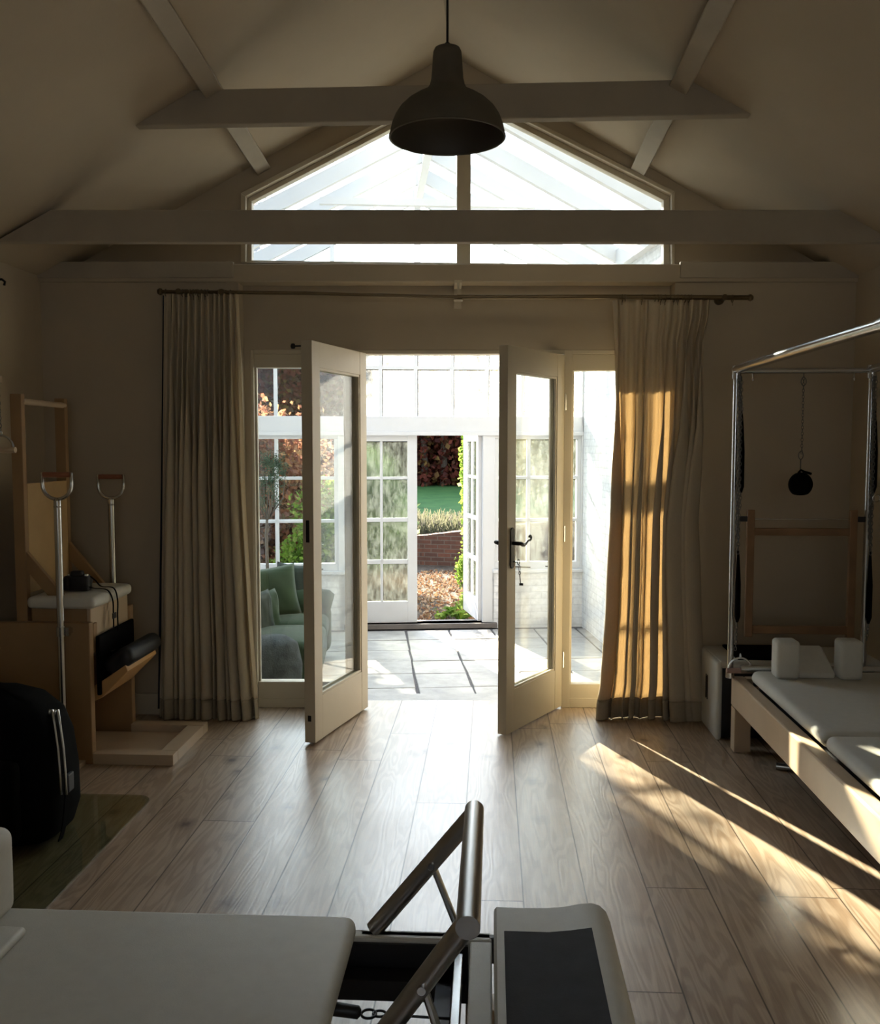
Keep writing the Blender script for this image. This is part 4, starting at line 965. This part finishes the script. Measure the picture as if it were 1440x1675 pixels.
for y0 in (YN+.045, YF-.025):
    m = MB(); m.box((-2.234, y0, .60), (-2.180, y0+.035, zpt)); m.build('back_post', birch, chair, bevel=.003)
    m = MB(); m.prism([(-2.18, y0+.004, 1.0), (-2.18, y0+.004, .91), (-1.985, y0+.004, .672), (-1.908, y0+.004, .672)], (0, .027, 0)); m.build('brace', birch, chair, bevel=.002)
m = MB(); m.tube([(-2.19, YN+.07, zpt-.035), (-2.19, YF-.01, zpt-.035)], .014, 14); m.build('top_dowel', maple, chair, smooth=True)
m = MB(); m.box((-2.200, YN+.08, .80), (-2.180, YF-.025, 1.318)); m.build('back_board', simple('pale_ply', (0.52, 0.35, 0.17), 0.5, var=.06), chair, bevel=.002)
# pedal
m = MB(); m.prism([(-2.06, YN+.07, .20), (XF+.02, YN+.07, .30), (-1.715, YN+.07, .43), (-1.725, YN+.07, .46), (-2.06, YN+.07, .235)], (0, YF-YN-.13, 0)); m.build('pedal_board', simple('pedal_wood', (0.58, 0.33, 0.13), 0.45, var=.08), chair, bevel=.003)
m = MB(); m.rbox((-1.835, YN+.06, .435), (-1.675, YF-.04, .525), .042, 5, M=Matrix.Translation((-1.75, 0, .47)) @ Matrix.Rotation(R(-36), 4, 'Y') @ Matrix.Translation((1.75, 0, -.47))); m.build('pedal_pad', black, chair, smooth='all')
# poles with stirrup handles
for (x, y, ztop, nm) in ((atY(96, 900, YN-.035).x, YN-.035, 1.245, 'near'), (atY(184, 900, YF+.065).x, YF+.065, 1.215, 'far')):
    m = MB(); m.tube([(x, y, .06), (x, y, ztop)], .0165, 16); p_ = m.build('pole', steel, chair, smooth=True)
    m = MB(); c = Vector((x, y, ztop+.075)); pth = [c+Vector((-.068, 0, .055))] + [c+Vector((-.068*math.cos(t), 0, -.068*math.sin(t))) for t in [math.pi*k/14 for k in range(15)]] + [c+Vector((.068, 0, .055))]
    m.tube(pth, [.007]+[.0085]*15+[.007], 10); m.tube([(x, y, ztop-.03), (x, y, ztop+.012)], [.0175, .012], 14)
    m.build('stirrup', steel, p_, smooth='all')
    m = MB(); m.tube([c+Vector((-.062, 0, .045)), c+Vector((.062, 0, .045))], .0125, 14); m.build('grip', terracotta, p_, smooth=True)
    for zc in ((.64, .10) if nm == 'near' else (.64,)):
        m = MB(); m.tube([(x, y, zc-.022), (x, y, zc+.022)], .022, 16); s_ = 1 if nm == 'near' else -1
        m.box((x-.012, y, zc-.012), (x+.04, y+s_*.035, zc+.012)); m.box((x+.028, y-s_*.012, zc-.02), (x+.042, y+s_*.012, zc+.02)); m.build('clamp', steel, p_, smooth=True)
m = MB(); m.box((-2.30, YN-.22, 0), (atY(141, 1252, YN).x, YN-.003, .022)); tag(m.build('floor_plank', maple, bevel=.002), 'short pale board lying on the floor against the exercise chair', 'board')
# camera with strap, lying on the seat
cy = YN+.12; cx0, cx1 = atY(103, 950, YN+.12).x, atY(144, 950, YN+.12).x
camr = thing('photo_camera', ((cx0+cx1)/2, cy+.05, .803), 'black camera lying on the seat of the exercise chair', 'camera')
m = MB(); m.rbox((cx0, cy, .803), (cx1, cy+.05, .875), .010, 3); m.rbox(((cx0+cx1)/2-.03, cy+.004, .87), ((cx0+cx1)/2+.028, cy+.045, .899), .010, 3); m.rbox((cx0+.002, cy-.012, .805), (cx0+.028, cy+.01, .868), .009, 3); m.build('camera_body', black, camr, smooth=True)
m = MB(); m.tube([((cx0+cx1)/2, cy+.045, .838), ((cx0+cx1)/2, cy+.12, .838)], [.031, .033], 24); m.build('lens', black, camr, smooth=True)
for xd_ in (cx1-.02, cx0+.02):
    m = MB(); m.tube([(xd_, cy+.025, .872), (xd_, cy+.025, .883)], .011, 14); m.build('dial', steel, camr, smooth=True)
def strap(pts, w, t=.002, ax=(0, 1, 0)):
    P_ = [Vector(p) for p in pts]; a = Vector(ax)*w/2; m = MB(); vs = []
    Q = []
    for i in range(len(P_)-1):
        p0, p1, p2, p3 = P_[max(i-1, 0)], P_[i], P_[i+1], P_[min(i+2, len(P_)-1)]
        for k in range(6):
            t_ = k/6; Q.append(.5*((2*p1)+(-p0+p2)*t_+(2*p0-5*p1+4*p2-p3)*t_*t_+(-p0+3*p1-3*p2+p3)*t_**3))
    Q.append(P_[-1])
    for q in Q: vs += [q-a, q+a]
    m.add(vs, [(2*i, 2*i+1, 2*i+3, 2*i+2) for i in range(len(Q)-1)]); return m
m = strap([(cx1-.002, cy+.03, .872), (cx1+.012, cy+.06, .845), (XF-.03, cy+.10, .812), (XF+.018, cy+.13, .80), (XF+.032, cy+.14, .74), (XF+.026, cy+.15, .66), (XF+.03, cy+.145, .585)], .012); m.build('strap', black_cloth, camr, solid=.0025)
m = strap([(cx1-.002, cy+.01, .825), (XF-.04, cy+.04, .812), (XF+.01, cy+.07, .80), (XF+.03, cy+.085, .75), (XF+.026, cy+.10, .68), (XF+.03, cy+.09, .60)], .012); m.build('strap', black_cloth, camr, solid=.0025)
m = MB(); m.box((XF+.026, cy+.085, .655), (XF+.031, cy+.125, .682)); m.build('strap_buckle', black, camr)
bag = thing('tote_bag', (XF+.02, YN+.25, .32), 'flat black bag hanging open at the front of the exercise chair', 'bag')
m = MB(); y0, y1 = YN+.055, YF-.03
m.prism([(XF+.004, y0, .60), (XF+.004, y1, .605), (XF+.004, y1, .40), (XF+.004, (y0+y1)/2, .35), (XF+.004, y0+.02, .315), (XF+.004, y0, .315)], (.02, 0, 0)); m.build('bag_body', black_cloth, bag, bevel=.006)
m = MB(); m.tube([(XF+.026, y0+.12, .50), (XF+.030, y0+.16, .50)], .004, 8); m.build('zip_pull', steel, bag)

# handle hanging at the left wall
hy = 4.12; hx = atY(2, 736, hy).x; hz = atY(2, 736, hy).z
def stirrup_handle(name, c, label, cat, group=None, rad=.062, tilt=0, mat_g=maple, chain_to=None, rm=steel):
    t = thing(name, c, label, cat, group); c = Vector(c); Mr = Matrix.Translation(c) @ Matrix.Rotation(R(tilt), 4, 'Y') @ Matrix.Translation(-c)
    m = MB(); m.tube([c+Vector((-rad*math.cos(math.pi*k/16), 0, rad*1.12*math.sin(math.pi*k/16))) for k in range(17)], .0055, 10, M=Mr); m.torus(c+Vector((0, 0, rad*1.12+.010)), .010, .0025, 'X', M=Mr); m.build('stirrup', rm, t, smooth='all')
    m = MB(); m.tube([c+Vector((-rad-.008, 0, 0)), c+Vector((rad+.008, 0, 0))], .0135, 16, M=Mr); m.build('grip', mat_g, t, smooth=True)
    if chain_to:
        m = MB(); m.chain(c+Vector((0, 0, rad*1.12+.018)), chain_to); m.build('chain', chain_metal, t, smooth='all')
    return t
stirrup_handle('stirrup_handle', (hx, hy, hz), 'steel stirrup handle with wooden grip hanging at the left wall', 'handle', rad=.058, chain_to=(hx-.005, hy, hz+.30))
m = MB(); m.box((XL, hy-.04, hz+.28), (hx-.02, hy+.04, hz+.42)); m.box((hx-.03, hy-.02, hz+.30), (hx+.005, hy+.02, hz+.33)); br_ = m.build('wall_bracket', maple, bevel=.003); tag(br_, 'small wooden bracket on the left wall holding a stirrup handle', 'bracket')
hk = atX(0, 457, XL+.02); m = MB(); m.tube([(XL, hk.y, hk.z), (XL+.03, hk.y, hk.z), (XL+.045, hk.y, hk.z-.012), (XL+.04, hk.y, hk.z-.03)], .006, 8); tag(m.build('wall_hook', iron, smooth='all'), 'small black hook high on the left wall', 'hook')

# backpack on a glass floor panel
gp = [fl(217, 1330), fl(85, 1478)]; gx = max(gp[0].x, gp[1].x)
m = MB(); r_ = .07; pts = [(-2.35, 2.35, .001), (gx-r_, 2.35, .001)] + [(gx-r_+r_*math.sin(R(a)), 2.35+r_-r_*math.cos(R(a)), .001) for a in (15, 30, 45, 60, 75, 90)] + [(gx-r_+r_*math.cos(R(a)), 3.86-r_+r_*math.sin(R(a)), .001) for a in (0, 15, 30, 45, 60, 75, 90)] + [(-2.35, 3.86, .001)]
m.prism(pts, (0, 0, .006)); fg = m.build('floor_mat', acrylic, None, bevel=.001); tag(fg, 'clear greenish glass floor mat under the black backpack', 'mat')
bp = thing('backpack', (-1.92, 3.45, .008), 'large black backpack with steel frame standing at the left', 'backpack')
m = MB(); L_ = [(0, .27, .15), (.02, .31, .18), (.10, .335, .20), (.25, .34, .20), (.38, .325, .185), (.47, .29, .16), (.535, .22, .12), (.57, .12, .07), (.578, .02, .02)]
vs = []; seg = 36
for z, rx, ry in L_:
    for k in range(seg):
        t = 2*math.pi*k/seg; c_, s_ = math.cos(t), math.sin(t); ex = .55
        vs.append((-1.945+rx*math.copysign(abs(c_)**ex, c_), 3.45+ry*math.copysign(abs(s_)**ex, s_)+.012*math.sin(5*t+z*9), .008+z))
fs = [(i*seg+k, i*seg+(k+1) % seg, (i+1)*seg+(k+1) % seg, (i+1)*seg+k) for i in range(len(L_)-1) for k in range(seg)] + [tuple(range(seg))[::-1], tuple((len(L_)-1)*seg+k for k in range(seg))]
m.add(vs, fs); m.build('pack_body', black_cloth, bp, smooth='all')
m = MB(); m.rbox((-2.2, 3.20, .06), (-1.70, 3.27, .36), .03, 4, puff=.02); m.build('pocket', black_cloth, bp, smooth='all')
for k in range(2):
    m = MB(); yy_ = 3.215+.012*k; m.tube([atY(a+9*k, b, yy_) for a, b in ((80, 1168), (82, 1161), (86, 1161), (90, 1190), (95, 1225), (98, 1262), (100, 1300))], .0042, 8); m.build('frame_rod', steel, bp, smooth='all')
m = strap([(-1.66, 3.42, .49), (-1.60, 3.40, .40), (-1.585, 3.38, .25), (-1.59, 3.36, .10), (-1.61, 3.36, .02)], .035); m.build('strap', black_cloth, bp, solid=.004)
m = MB(); m.rbox((-1.60, 3.36, .20), (-1.572, 3.41, .27), .006, 2); m.build('buckle', black, bp)

# ================================================================== NEAR REFORMER (long side across the picture)
ZC = .42
yfar = fl(300, 1488, ZC).y; xr = fl(580, 1500, ZC).x; Wd = .56
ref = thing('reformer', (-.6, yfar-Wd/2, 0), 'nearest reformer bed with grey foot bar, across the bottom of the view', 'reformer bed')
ya, yb2 = yfar-Wd-.045, yfar+.045
RX0, RX1 = -2.0, fl(805, 1520, .36).x
for y0 in (ya, yb2-.04):
    m = MB(); m.box((RX0, y0, .215), (RX1, y0+.04, .362)); m.build('rail', cream, ref, bevel=.006)
    m = MB(); m.box((RX0+.05, y0+.04 if y0 < 1.9 else y0-.008, .2155), (RX1-.055, y0+.048 if y0 < 1.9 else y0, .352)); m.build('inner_shade_board', black, ref)  # black cover board stands in for shade on the rail's inner face
    m = MB(); m.box((RX0+.05, (y0+.048) if y0 < 1.9 else y0-.02, .25), (RX1-.06, (y0+.06) if y0 < 1.9 else y0-.008, .27)); m.build('track', iron, ref)
for xa_ in (RX1-.05, RX0):
    m = MB(); m.box((xa_, ya+.04, .215), (xa_+.05, yb2-.04, .361)); m.build('end_rail', cream, ref, bevel=.004)
for x in (RX1-.02, RX0+.02):
    for y in (ya, yb2-.07):
        m = MB(); m.box((x-.04, y, 0), (x+.04, y+.07, .2148)); m.build('leg', maple, ref, bevel=.004)
m = MB(); m.rbox((-1.62, yfar-Wd, ZC-.055), (xr+.004, yfar, ZC+.002), .024, 5); m.build('carriage_pad', cream, ref, smooth='all')
m = MB(); m.box((-1.60, ya+.055, ZC-.085), (xr-.03, yb2-.055, ZC-.056)); m.build('carriage_board', black, ref)
sx = fl(23, 1440, .5).x-.004
for y0 in (yfar-.135, yfar-Wd+.02):
    m = MB(); m.rbox((sx-.12, y0, ZC), (sx, y0+.12, ZC+.205), .03, 5, puff=.006); m.build('shoulder_rest', cream, ref, smooth='all')
m = MB(); hxr = fl(24, 1536, ZC+.02).x; m.rbox((hxr-.30, yfar-Wd/2-.13, ZC-.0), (hxr, yfar-Wd/2+.15, ZC+.022), .010, 3); m.build('head_rest', cream, ref, smooth='all')
# foot bar
yA, yB_ = 2.125, 1.640
tA, tB = Vector((atY(776, 1322, yA).x, yA, atY(776, 1330, yA).z)), Vector((atY(766, 1500, yB_).x, yB_, atY(766, 1508, yB_).z))
zb_ = .365; bX = atY(612, 1552, yA).x
bA = Vector((bX, yA+.0, zb_)); _yy = 1505.0
while atY(765-.736*(_yy-1505), _yy, yB_).z > zb_: _yy += 1
bB = Vector((atY(765-.736*(_yy-1505), _yy, yB_).x, yB_, zb_))
fb = MB(); fb.tube([tA+Vector((0, .022, 0)), tB-Vector((0, .022, 0))], .0225, 24); o = fb.build('foot_bar', bar_metal, ref, smooth=True)
for t_, b_ in ((tA, bA), (tB, bB)):
    m = MB(); m.tube([t_, b_], .0205, 20); m.build('foot_bar_arm', bar_metal, ref, smooth=True)
    md_ = t_.lerp(b_, .42); m = MB(); e_ = Vector((RX1-.075, t_.y, .36)); m.tube([md_, e_], .0085, 10); m.tube([md_+Vector((0, -.028, 0)), md_+Vector((0, .028, 0))], .008, 10); m.build('strut', steel, ref, smooth=True)
for ybk in (yA-.02, yB_):
    m = MB(); m.box((bX-.03, ybk, .30), (bX+.30, ybk+.02, .362)); m.build('foot_bar_bracket', iron, ref, bevel=.003)
m = MB(); _ys = fl(640, 1616, .285).y; m.box((xr-.02, _ys, .27), (RX1-.09, yfar-.012, .30)); m.box((RX1-.125, ya+.06, .26), (RX1-.09, yfar-.012, .30)); m.build('spring_box', black, ref)
m = MB(); m.box((RX1-.085, ya+.045, .29), (RX1-.066, yfar-.02, .345)); m.build('gear_bar', alu, ref, bevel=.002)
# spring end with hook
s0, s1 = fl(546, 1650, .34), fl(586, 1656, .34); hk1 = fl(640, 1660, .34)
m = MB(); m.tube([Vector((s0.x-.2, s0.y, .34)), s0, s1, s1+Vector((.006, 0, 0))], [.014, .014, .013, .006], 14)
c_ = Vector(((s1.x+hk1.x)/2-.012, s1.y-.004, .34)); m.torus(c_, .015, .0028, 'Z', 20, 8); m.tube([s1, c_-Vector((.015, 0, 0))], .003, 6)
m.torus(c_+Vector((.022, .002, .0)), .013, .0026, 'Z', 18, 8, .8); m.tube([c_+Vector((.034, 0, 0)), Vector((RX1-.08, c_.y, .335))], .003, 6); m.build('spring', black, ref, smooth='all')
# padded standing platform with graphite mat
x0 = fl(808, 1470, .43).x; px_ = [(0, -.085), (0, -.004), (.006, .0), (.06, -.001), (.12, .0), (.165, .005), (.20, .013), (.225, .015), (.243, .010), (.258, -.004), (.268, -.03), (.272, -.085)]
m = MB(); m.prism([(x0+a, ya-.01, .432+b) for a, b in px_], (0, yb2-ya+.0, 0)); m.build('standing_platform', cream, ref, smooth=True, bevel=.012)
m = MB(); mx0, mx1 = fl(827, 1600, .435).x, fl(968, 1521, .44).x; my = fl(900, 1524, .436).y
m.prism([(mx0, ya+.07, .4325), (x0+.12, ya+.07, .4325), (x0+.165, ya+.07, .4375), (mx1, ya+.07, .4455), (mx1, ya+.07, .4485), (x0+.165, ya+.07, .4405), (x0+.12, ya+.07, .4355), (mx0, ya+.07, .4355)], (0, my-ya-.07, 0)); m.build('grip_mat', graphite, ref, bevel=.001)

# ================================================================== RIGHT REFORMER WITH TOWER
X1 = 1.192; X2 = 1.92; YE = 4.655; YS = 1.9
tw = thing('tower_reformer', (1.55, 3.6, 0), 'pale maple reformer bed with cream carriage along the right side', 'reformer bed')
for x0_, x1_ in ((X1, X1+.062), (X2-.062, X2)):
    m = MB(); m.box((x0_, YS, .218), (x1_, YE, .362)); m.build('rail', maple, tw, bevel=.008)
m = MB(); m.box((X1+.062, YE-.05, .218), (X2-.062, YE, .361)); m.build('end_rail', maple, tw, bevel=.004)
for x in (X1+.001, X2-.081):
    for y in (YE-.075, YS+.02):
        m = MB(); m.box((x, y, 0), (x+.08, y+.07, .2178)); m.build('leg', maple, tw, bevel=.004)
for x0_ in (X1+.062, X2-.074):
    m = MB(); m.box((x0_, YS, .30), (x0_+.012, YE-.05, .335)); m.build('track', alu, tw)
ysm = fl(1333, 1213, .40).y
m = MB(); m.rbox((X1+.048, ysm+.004, .368), (X2-.05, YE-.16, .432), .034, 6); m.build('carriage_pad', cream, tw, smooth='all')
m = MB(); m.rbox((X1+.048, YS+.1, .368), (X2-.05, ysm-.004, .430), .034, 6); m.build('foot_pad', cream, tw, smooth='all')
m = MB(); m.box((X1+.08, YS+.15, .335), (X2-.08, YE-.2, .367)); m.build('carriage_board', black, tw)
ysr = 4.31
for a, b in ((1271, 1309), (1375, 1413)):
    xa, xb = atY(a, 1110, ysr).x, atY(b, 1110, ysr).x
    m = MB(); m.rbox((xa, ysr, .430), (xb, ysr+.10, atY(a, 1049, ysr).z), .018, 5, puff=.004); m.build('shoulder_rest', cream, tw, smooth='all')
xa, xb = atY(1308, 1110, ysr).x, atY(1370, 1110, ysr).x
m = MB(); m.prism([(xa, ysr+.02, .431), (xb, ysr+.02, .431), (xb, ysr+.22, .52), (xa, ysr+.22, .52), ][::1], (0, 0, .03)); m.build('head_rest', cream, tw, bevel=.012)
m = MB(); zt2 = .42; m.tube([(X1+.02, YE-.09, zt2), (X2-.02, YE-.09, zt2)], .019, 18); m.build('cross_tube', alu, tw, smooth=True)
m = MB(); m.box((X1+.07, YE-.14, .345), (X2-.07, YE-.13, .40)); m.build('end_board', black, tw)
# tower
TZ = atY(1203, 604, YE-.04).z; PX1, PX2 = atY(1200.5, 850, YE-.04).x, atY(1420, 850, YE-.04).x; TY = YE-.035
tower = thing('trapeze_tower', ((PX1+PX2)/2, TY, .36), 'steel tube tower frame standing on the right reformer bed', 'tower frame')
for x in (PX1, PX2):
    m = MB(); m.tube([(x, TY, .3625), (x, TY, TZ)], .0155, 18); m.build('upright', steel, tower, smooth=True)
    m = MB(); m.tube([(x, TY+.015, TZ+.0), (x, 1.9, TZ+.0)], .0205, 20); m.tube([(x, 2.93, TZ), (x, 2.83, TZ)], .0245, 20); m.build('canopy_tube', steel, tower, smooth=True)
    for za_, zb2_, nm_ in ((TZ-.045, TZ+.018, 'corner_fitting'), (.3625, .40, 'foot_fitting')):
        m = MB(); m.tube([(x, TY, za_), (x, TY, zb2_)], .0215, 16); m.build(nm_, steel, tower, smooth=True)
m = MB(); m.tube([(PX1, TY, TZ-.008), (PX2, TY, TZ-.008)], .0135, 14); m.build('crossbar', steel, tower, smooth=True)
for px in (1232, 1398): 
    m = MB(); x = atY(px, 612, TY).x; m.tube([(x, TY, TZ-.02), (x, TY, TZ-.04)], .0025, 6); m.torus((x, TY, TZ-.048), .008, .002, 'X'); m.build('eye_hook', steel, tower, smooth='all')
# hanging fluffy cuff on a chain
cx_ = atY(1313, 700, TY).x; cuff = thing('ankle_cuff', (cx_, TY, 1.40), 'black padded ankle cuff hanging on a thin chain from the tower crossbar', 'cuff')
zA = lambda y: atY(1313, y, TY).z
m = MB(); m.chain((cx_, TY, TZ-.022), (cx_, TY, zA(742)), .02, .0013, .005); m.torus((cx_, TY, zA(624)), .012, .0022, 'Y', sy=1.6); m.torus((cx_-.004, TY, zA(745)), .011, .0022, 'Y', sy=1.7); m.tube([(cx_-.004, TY, zA(752)), (cx_-.004, TY, zA(772))], .003, 6); m.build('chain', chain_metal, cuff, smooth='all')
m = MB(); cz = (zA(772)+zA(813))/2; ccx = atY(1310, 790, TY).x; rr_ = (zA(772)-zA(813))/2
vs = []
m.lathe([(.001, -.027), (rr_*.55, -.027), (rr_*.86, -.02), (rr_*.98, 0), (rr_*.86, .02), (rr_*.55, .027), (.001, .027)], (ccx, TY, cz), 28, axis='Y')
m.v = [(x, y, z if z > cz-rr_*.8 else cz-rr_*.8-(cz-rr_*.8-z)*.4) for x, y, z in m.v]
m.tube([(ccx-.012, TY, cz+rr_*.9), (ccx, TY, cz+rr_*1.15), (ccx+.014, TY, cz+rr_*1.02), (ccx+.05, TY, cz+rr_*.85)], .006, 8)
m.build('pad', black_cloth, cuff, smooth='all')
# springs in black sleeves with chains, left and right poles
def sleeve(name, x, y, zt, zb, label, group, topc=None, botc=None, r=.016):
    t = thing(name, (x, y, zb), label, 'spring', group)
    m = MB(); m.tube([(x, y, zt), (x+.002, y, zt-.06), (x+.004, y, (zt+zb)/2), (x+.004, y, zb+.03), (x+.003, y, zb)], [.003, r*.55, r, r*1.05, r*.45], 14); m.build('sleeve', black_cloth, t, smooth='all')
    if topc: m = MB(); m.chain((topc[0], y, topc[1]), (x, y, zt)); m.build('chain', chain_metal, t, smooth='all')
    if botc: m = MB(); m.chain((x+.003, y, zb), (botc[0], y, botc[1])); m.build('chain', chain_metal, t, smooth='all')
    return t
Yf = TY-.045; G1 = 'black sleeved springs hanging on the tower uprights'
zz = lambda y: atY(1210, y, Yf).z
for px0, X_, nm in ((1214, atY(1213.5, 700, Yf).x, 'left'), (1431, atY(1431.5, 700, Yf).x, 'right')):
    sleeve('spring', X_, Yf, zz(672), zz(806), 'upper black sleeved spring hanging at the %s tower upright' % nm, G1, topc=(X_-.02, TZ-.03), botc=(X_, zz(830)), r=.013)
    sleeve('spring', X_-.004, Yf, zz(892), zz(1018), 'lower black sleeved spring hanging at the %s tower upright' % nm, G1, topc=(X_-.012, zz(835)), botc=(X_-.006, zz(1064 if nm == 'left' else 1045)), r=.013)
    for k, dx in enumerate((-.018, -.010)):
        m = MB(); m.chain((X_+dx, Yf-.02, TZ-.04), (X_+dx+.001, Yf-.02, zz(905 if k else 880)), .024, .0020, .0065); c_ = m.build('hanging_chain', chain_metal, None, smooth='all')
        tag(c_, '%s loose steel chain hanging at the %s tower upright' % (('longer', 'shorter')[1-k], nm), 'chain', 'loose chains on the tower')
stirrup_handle('stirrup_handle', atY(1211, 1097, Yf), 'metal stirrup handle with pinkish wooden grip resting at the tower foot', 'handle', rad=.056, mat_g=simple('pink_wood', (.34, .22, .19), .5), rm=alu)
m = MB(); c_ = atY(1434, 815, Yf-.03); m.torus(c_, .017, .003, 'Y'); tag(m.build('steel_ring', steel, smooth='all'), 'open steel ring hanging at the right tower upright', 'ring')
# push-through wooden frame
wx0, wx1 = atY(1221, 900, TY).x, atY(1401, 900, TY).x; wz0, wz1 = atY(1300, 1042, TY).z, atY(1300, 834, TY).z
pf_ = thing('wooden_frame', ((wx0+wx1)/2, TY+.0, wz0), 'thin wooden ladder frame fixed between the two tower uprights', 'frame')
for x in (wx0, wx1-.036):
    m = MB(); m.box((x, TY-.012, wz0), (x+.036, TY+.012, wz1)); m.build('side_rail', frame_wood, pf_, bevel=.003)
zq = atY(1300, 870, TY).z
m = MB(); m.box((wx0+.036, TY-.010, zq-.018), (wx1-.036, TY+.010, zq+.018)); m.build('top_rail', frame_wood, pf_, bevel=.003)
zq = atY(1300, 1030, TY).z
m = MB(); m.box((wx0+.036, TY-.010, zq-.02), (wx1-.036, TY+.010, zq+.02)); m.build('bottom_rail', frame_wood, pf_, bevel=.003)
zq = atY(1300, 849, TY).z
m = MB(); m.tube([(wx0+.036, TY, zq), (wx1-.036, TY, zq)], .003, 8); m.build('rod', steel, pf_)
for a, b in ((PX1+.0165, wx0-.0), (wx1, PX2-.0165)):
    m = MB(); m.box((a, TY-.013, zq-.013), (b, TY+.013, zq+.013)); m.build('clamp', black, pf_, bevel=.002)
# upholstered sitting box behind the bed
bx = atY(1177, 1100, 4.76).x
sb = thing('sitting_box', (bx+.4, 4.95, 0), 'cream upholstered sitting box with slot handle behind the right reformer', 'box')
m = MB(); m.rbox((bx-.012, 4.765, .0), (bx+.02, 5.16, .405), .016, 4); m.rbox((bx, 4.765, .37), (bx+.86, 5.16, .408), .016, 4); m.rbox((bx+.83, 4.765, .0), (bx+.862, 5.16, .405), .016, 4); m.build('box_shell', cream, sb, smooth='all')
m = MB(); m.box((bx+.02, 4.79, .01), (bx+.83, 5.15, .37)); m.build('dark_side', black, sb)
m = MB(); m.tube([(bx-.014, 4.97, .17), (bx-.014, 4.97, .285)], .006, 8); m.tube([(bx-.013, 4.95, .165), (bx-.013, 4.95, .29), (bx-.013, 4.99, .29), (bx-.013, 4.99, .165)], .002, 6, closed=True); m.build('slot_handle', iron, sb)
m = MB(); m.box((bx+.10, 4.80, .4085), (bx+.50, 5.12, .422)); tag(m.build('folded_mat', black_cloth, bevel=.004), 'black mat folded flat on top of the cream sitting box', 'mat')
c0, c1 = fl(1270, 1252, .02), fl(1303, 1256, .02); m = MB(); m.tube([(c0.x, c0.y, .018), (c1.x+.05, c0.y-.04, .018)], .0165, 16); tag(m.build('foam_baton', alu, smooth=True), 'short white baton on the floor under the right reformer', 'baton')
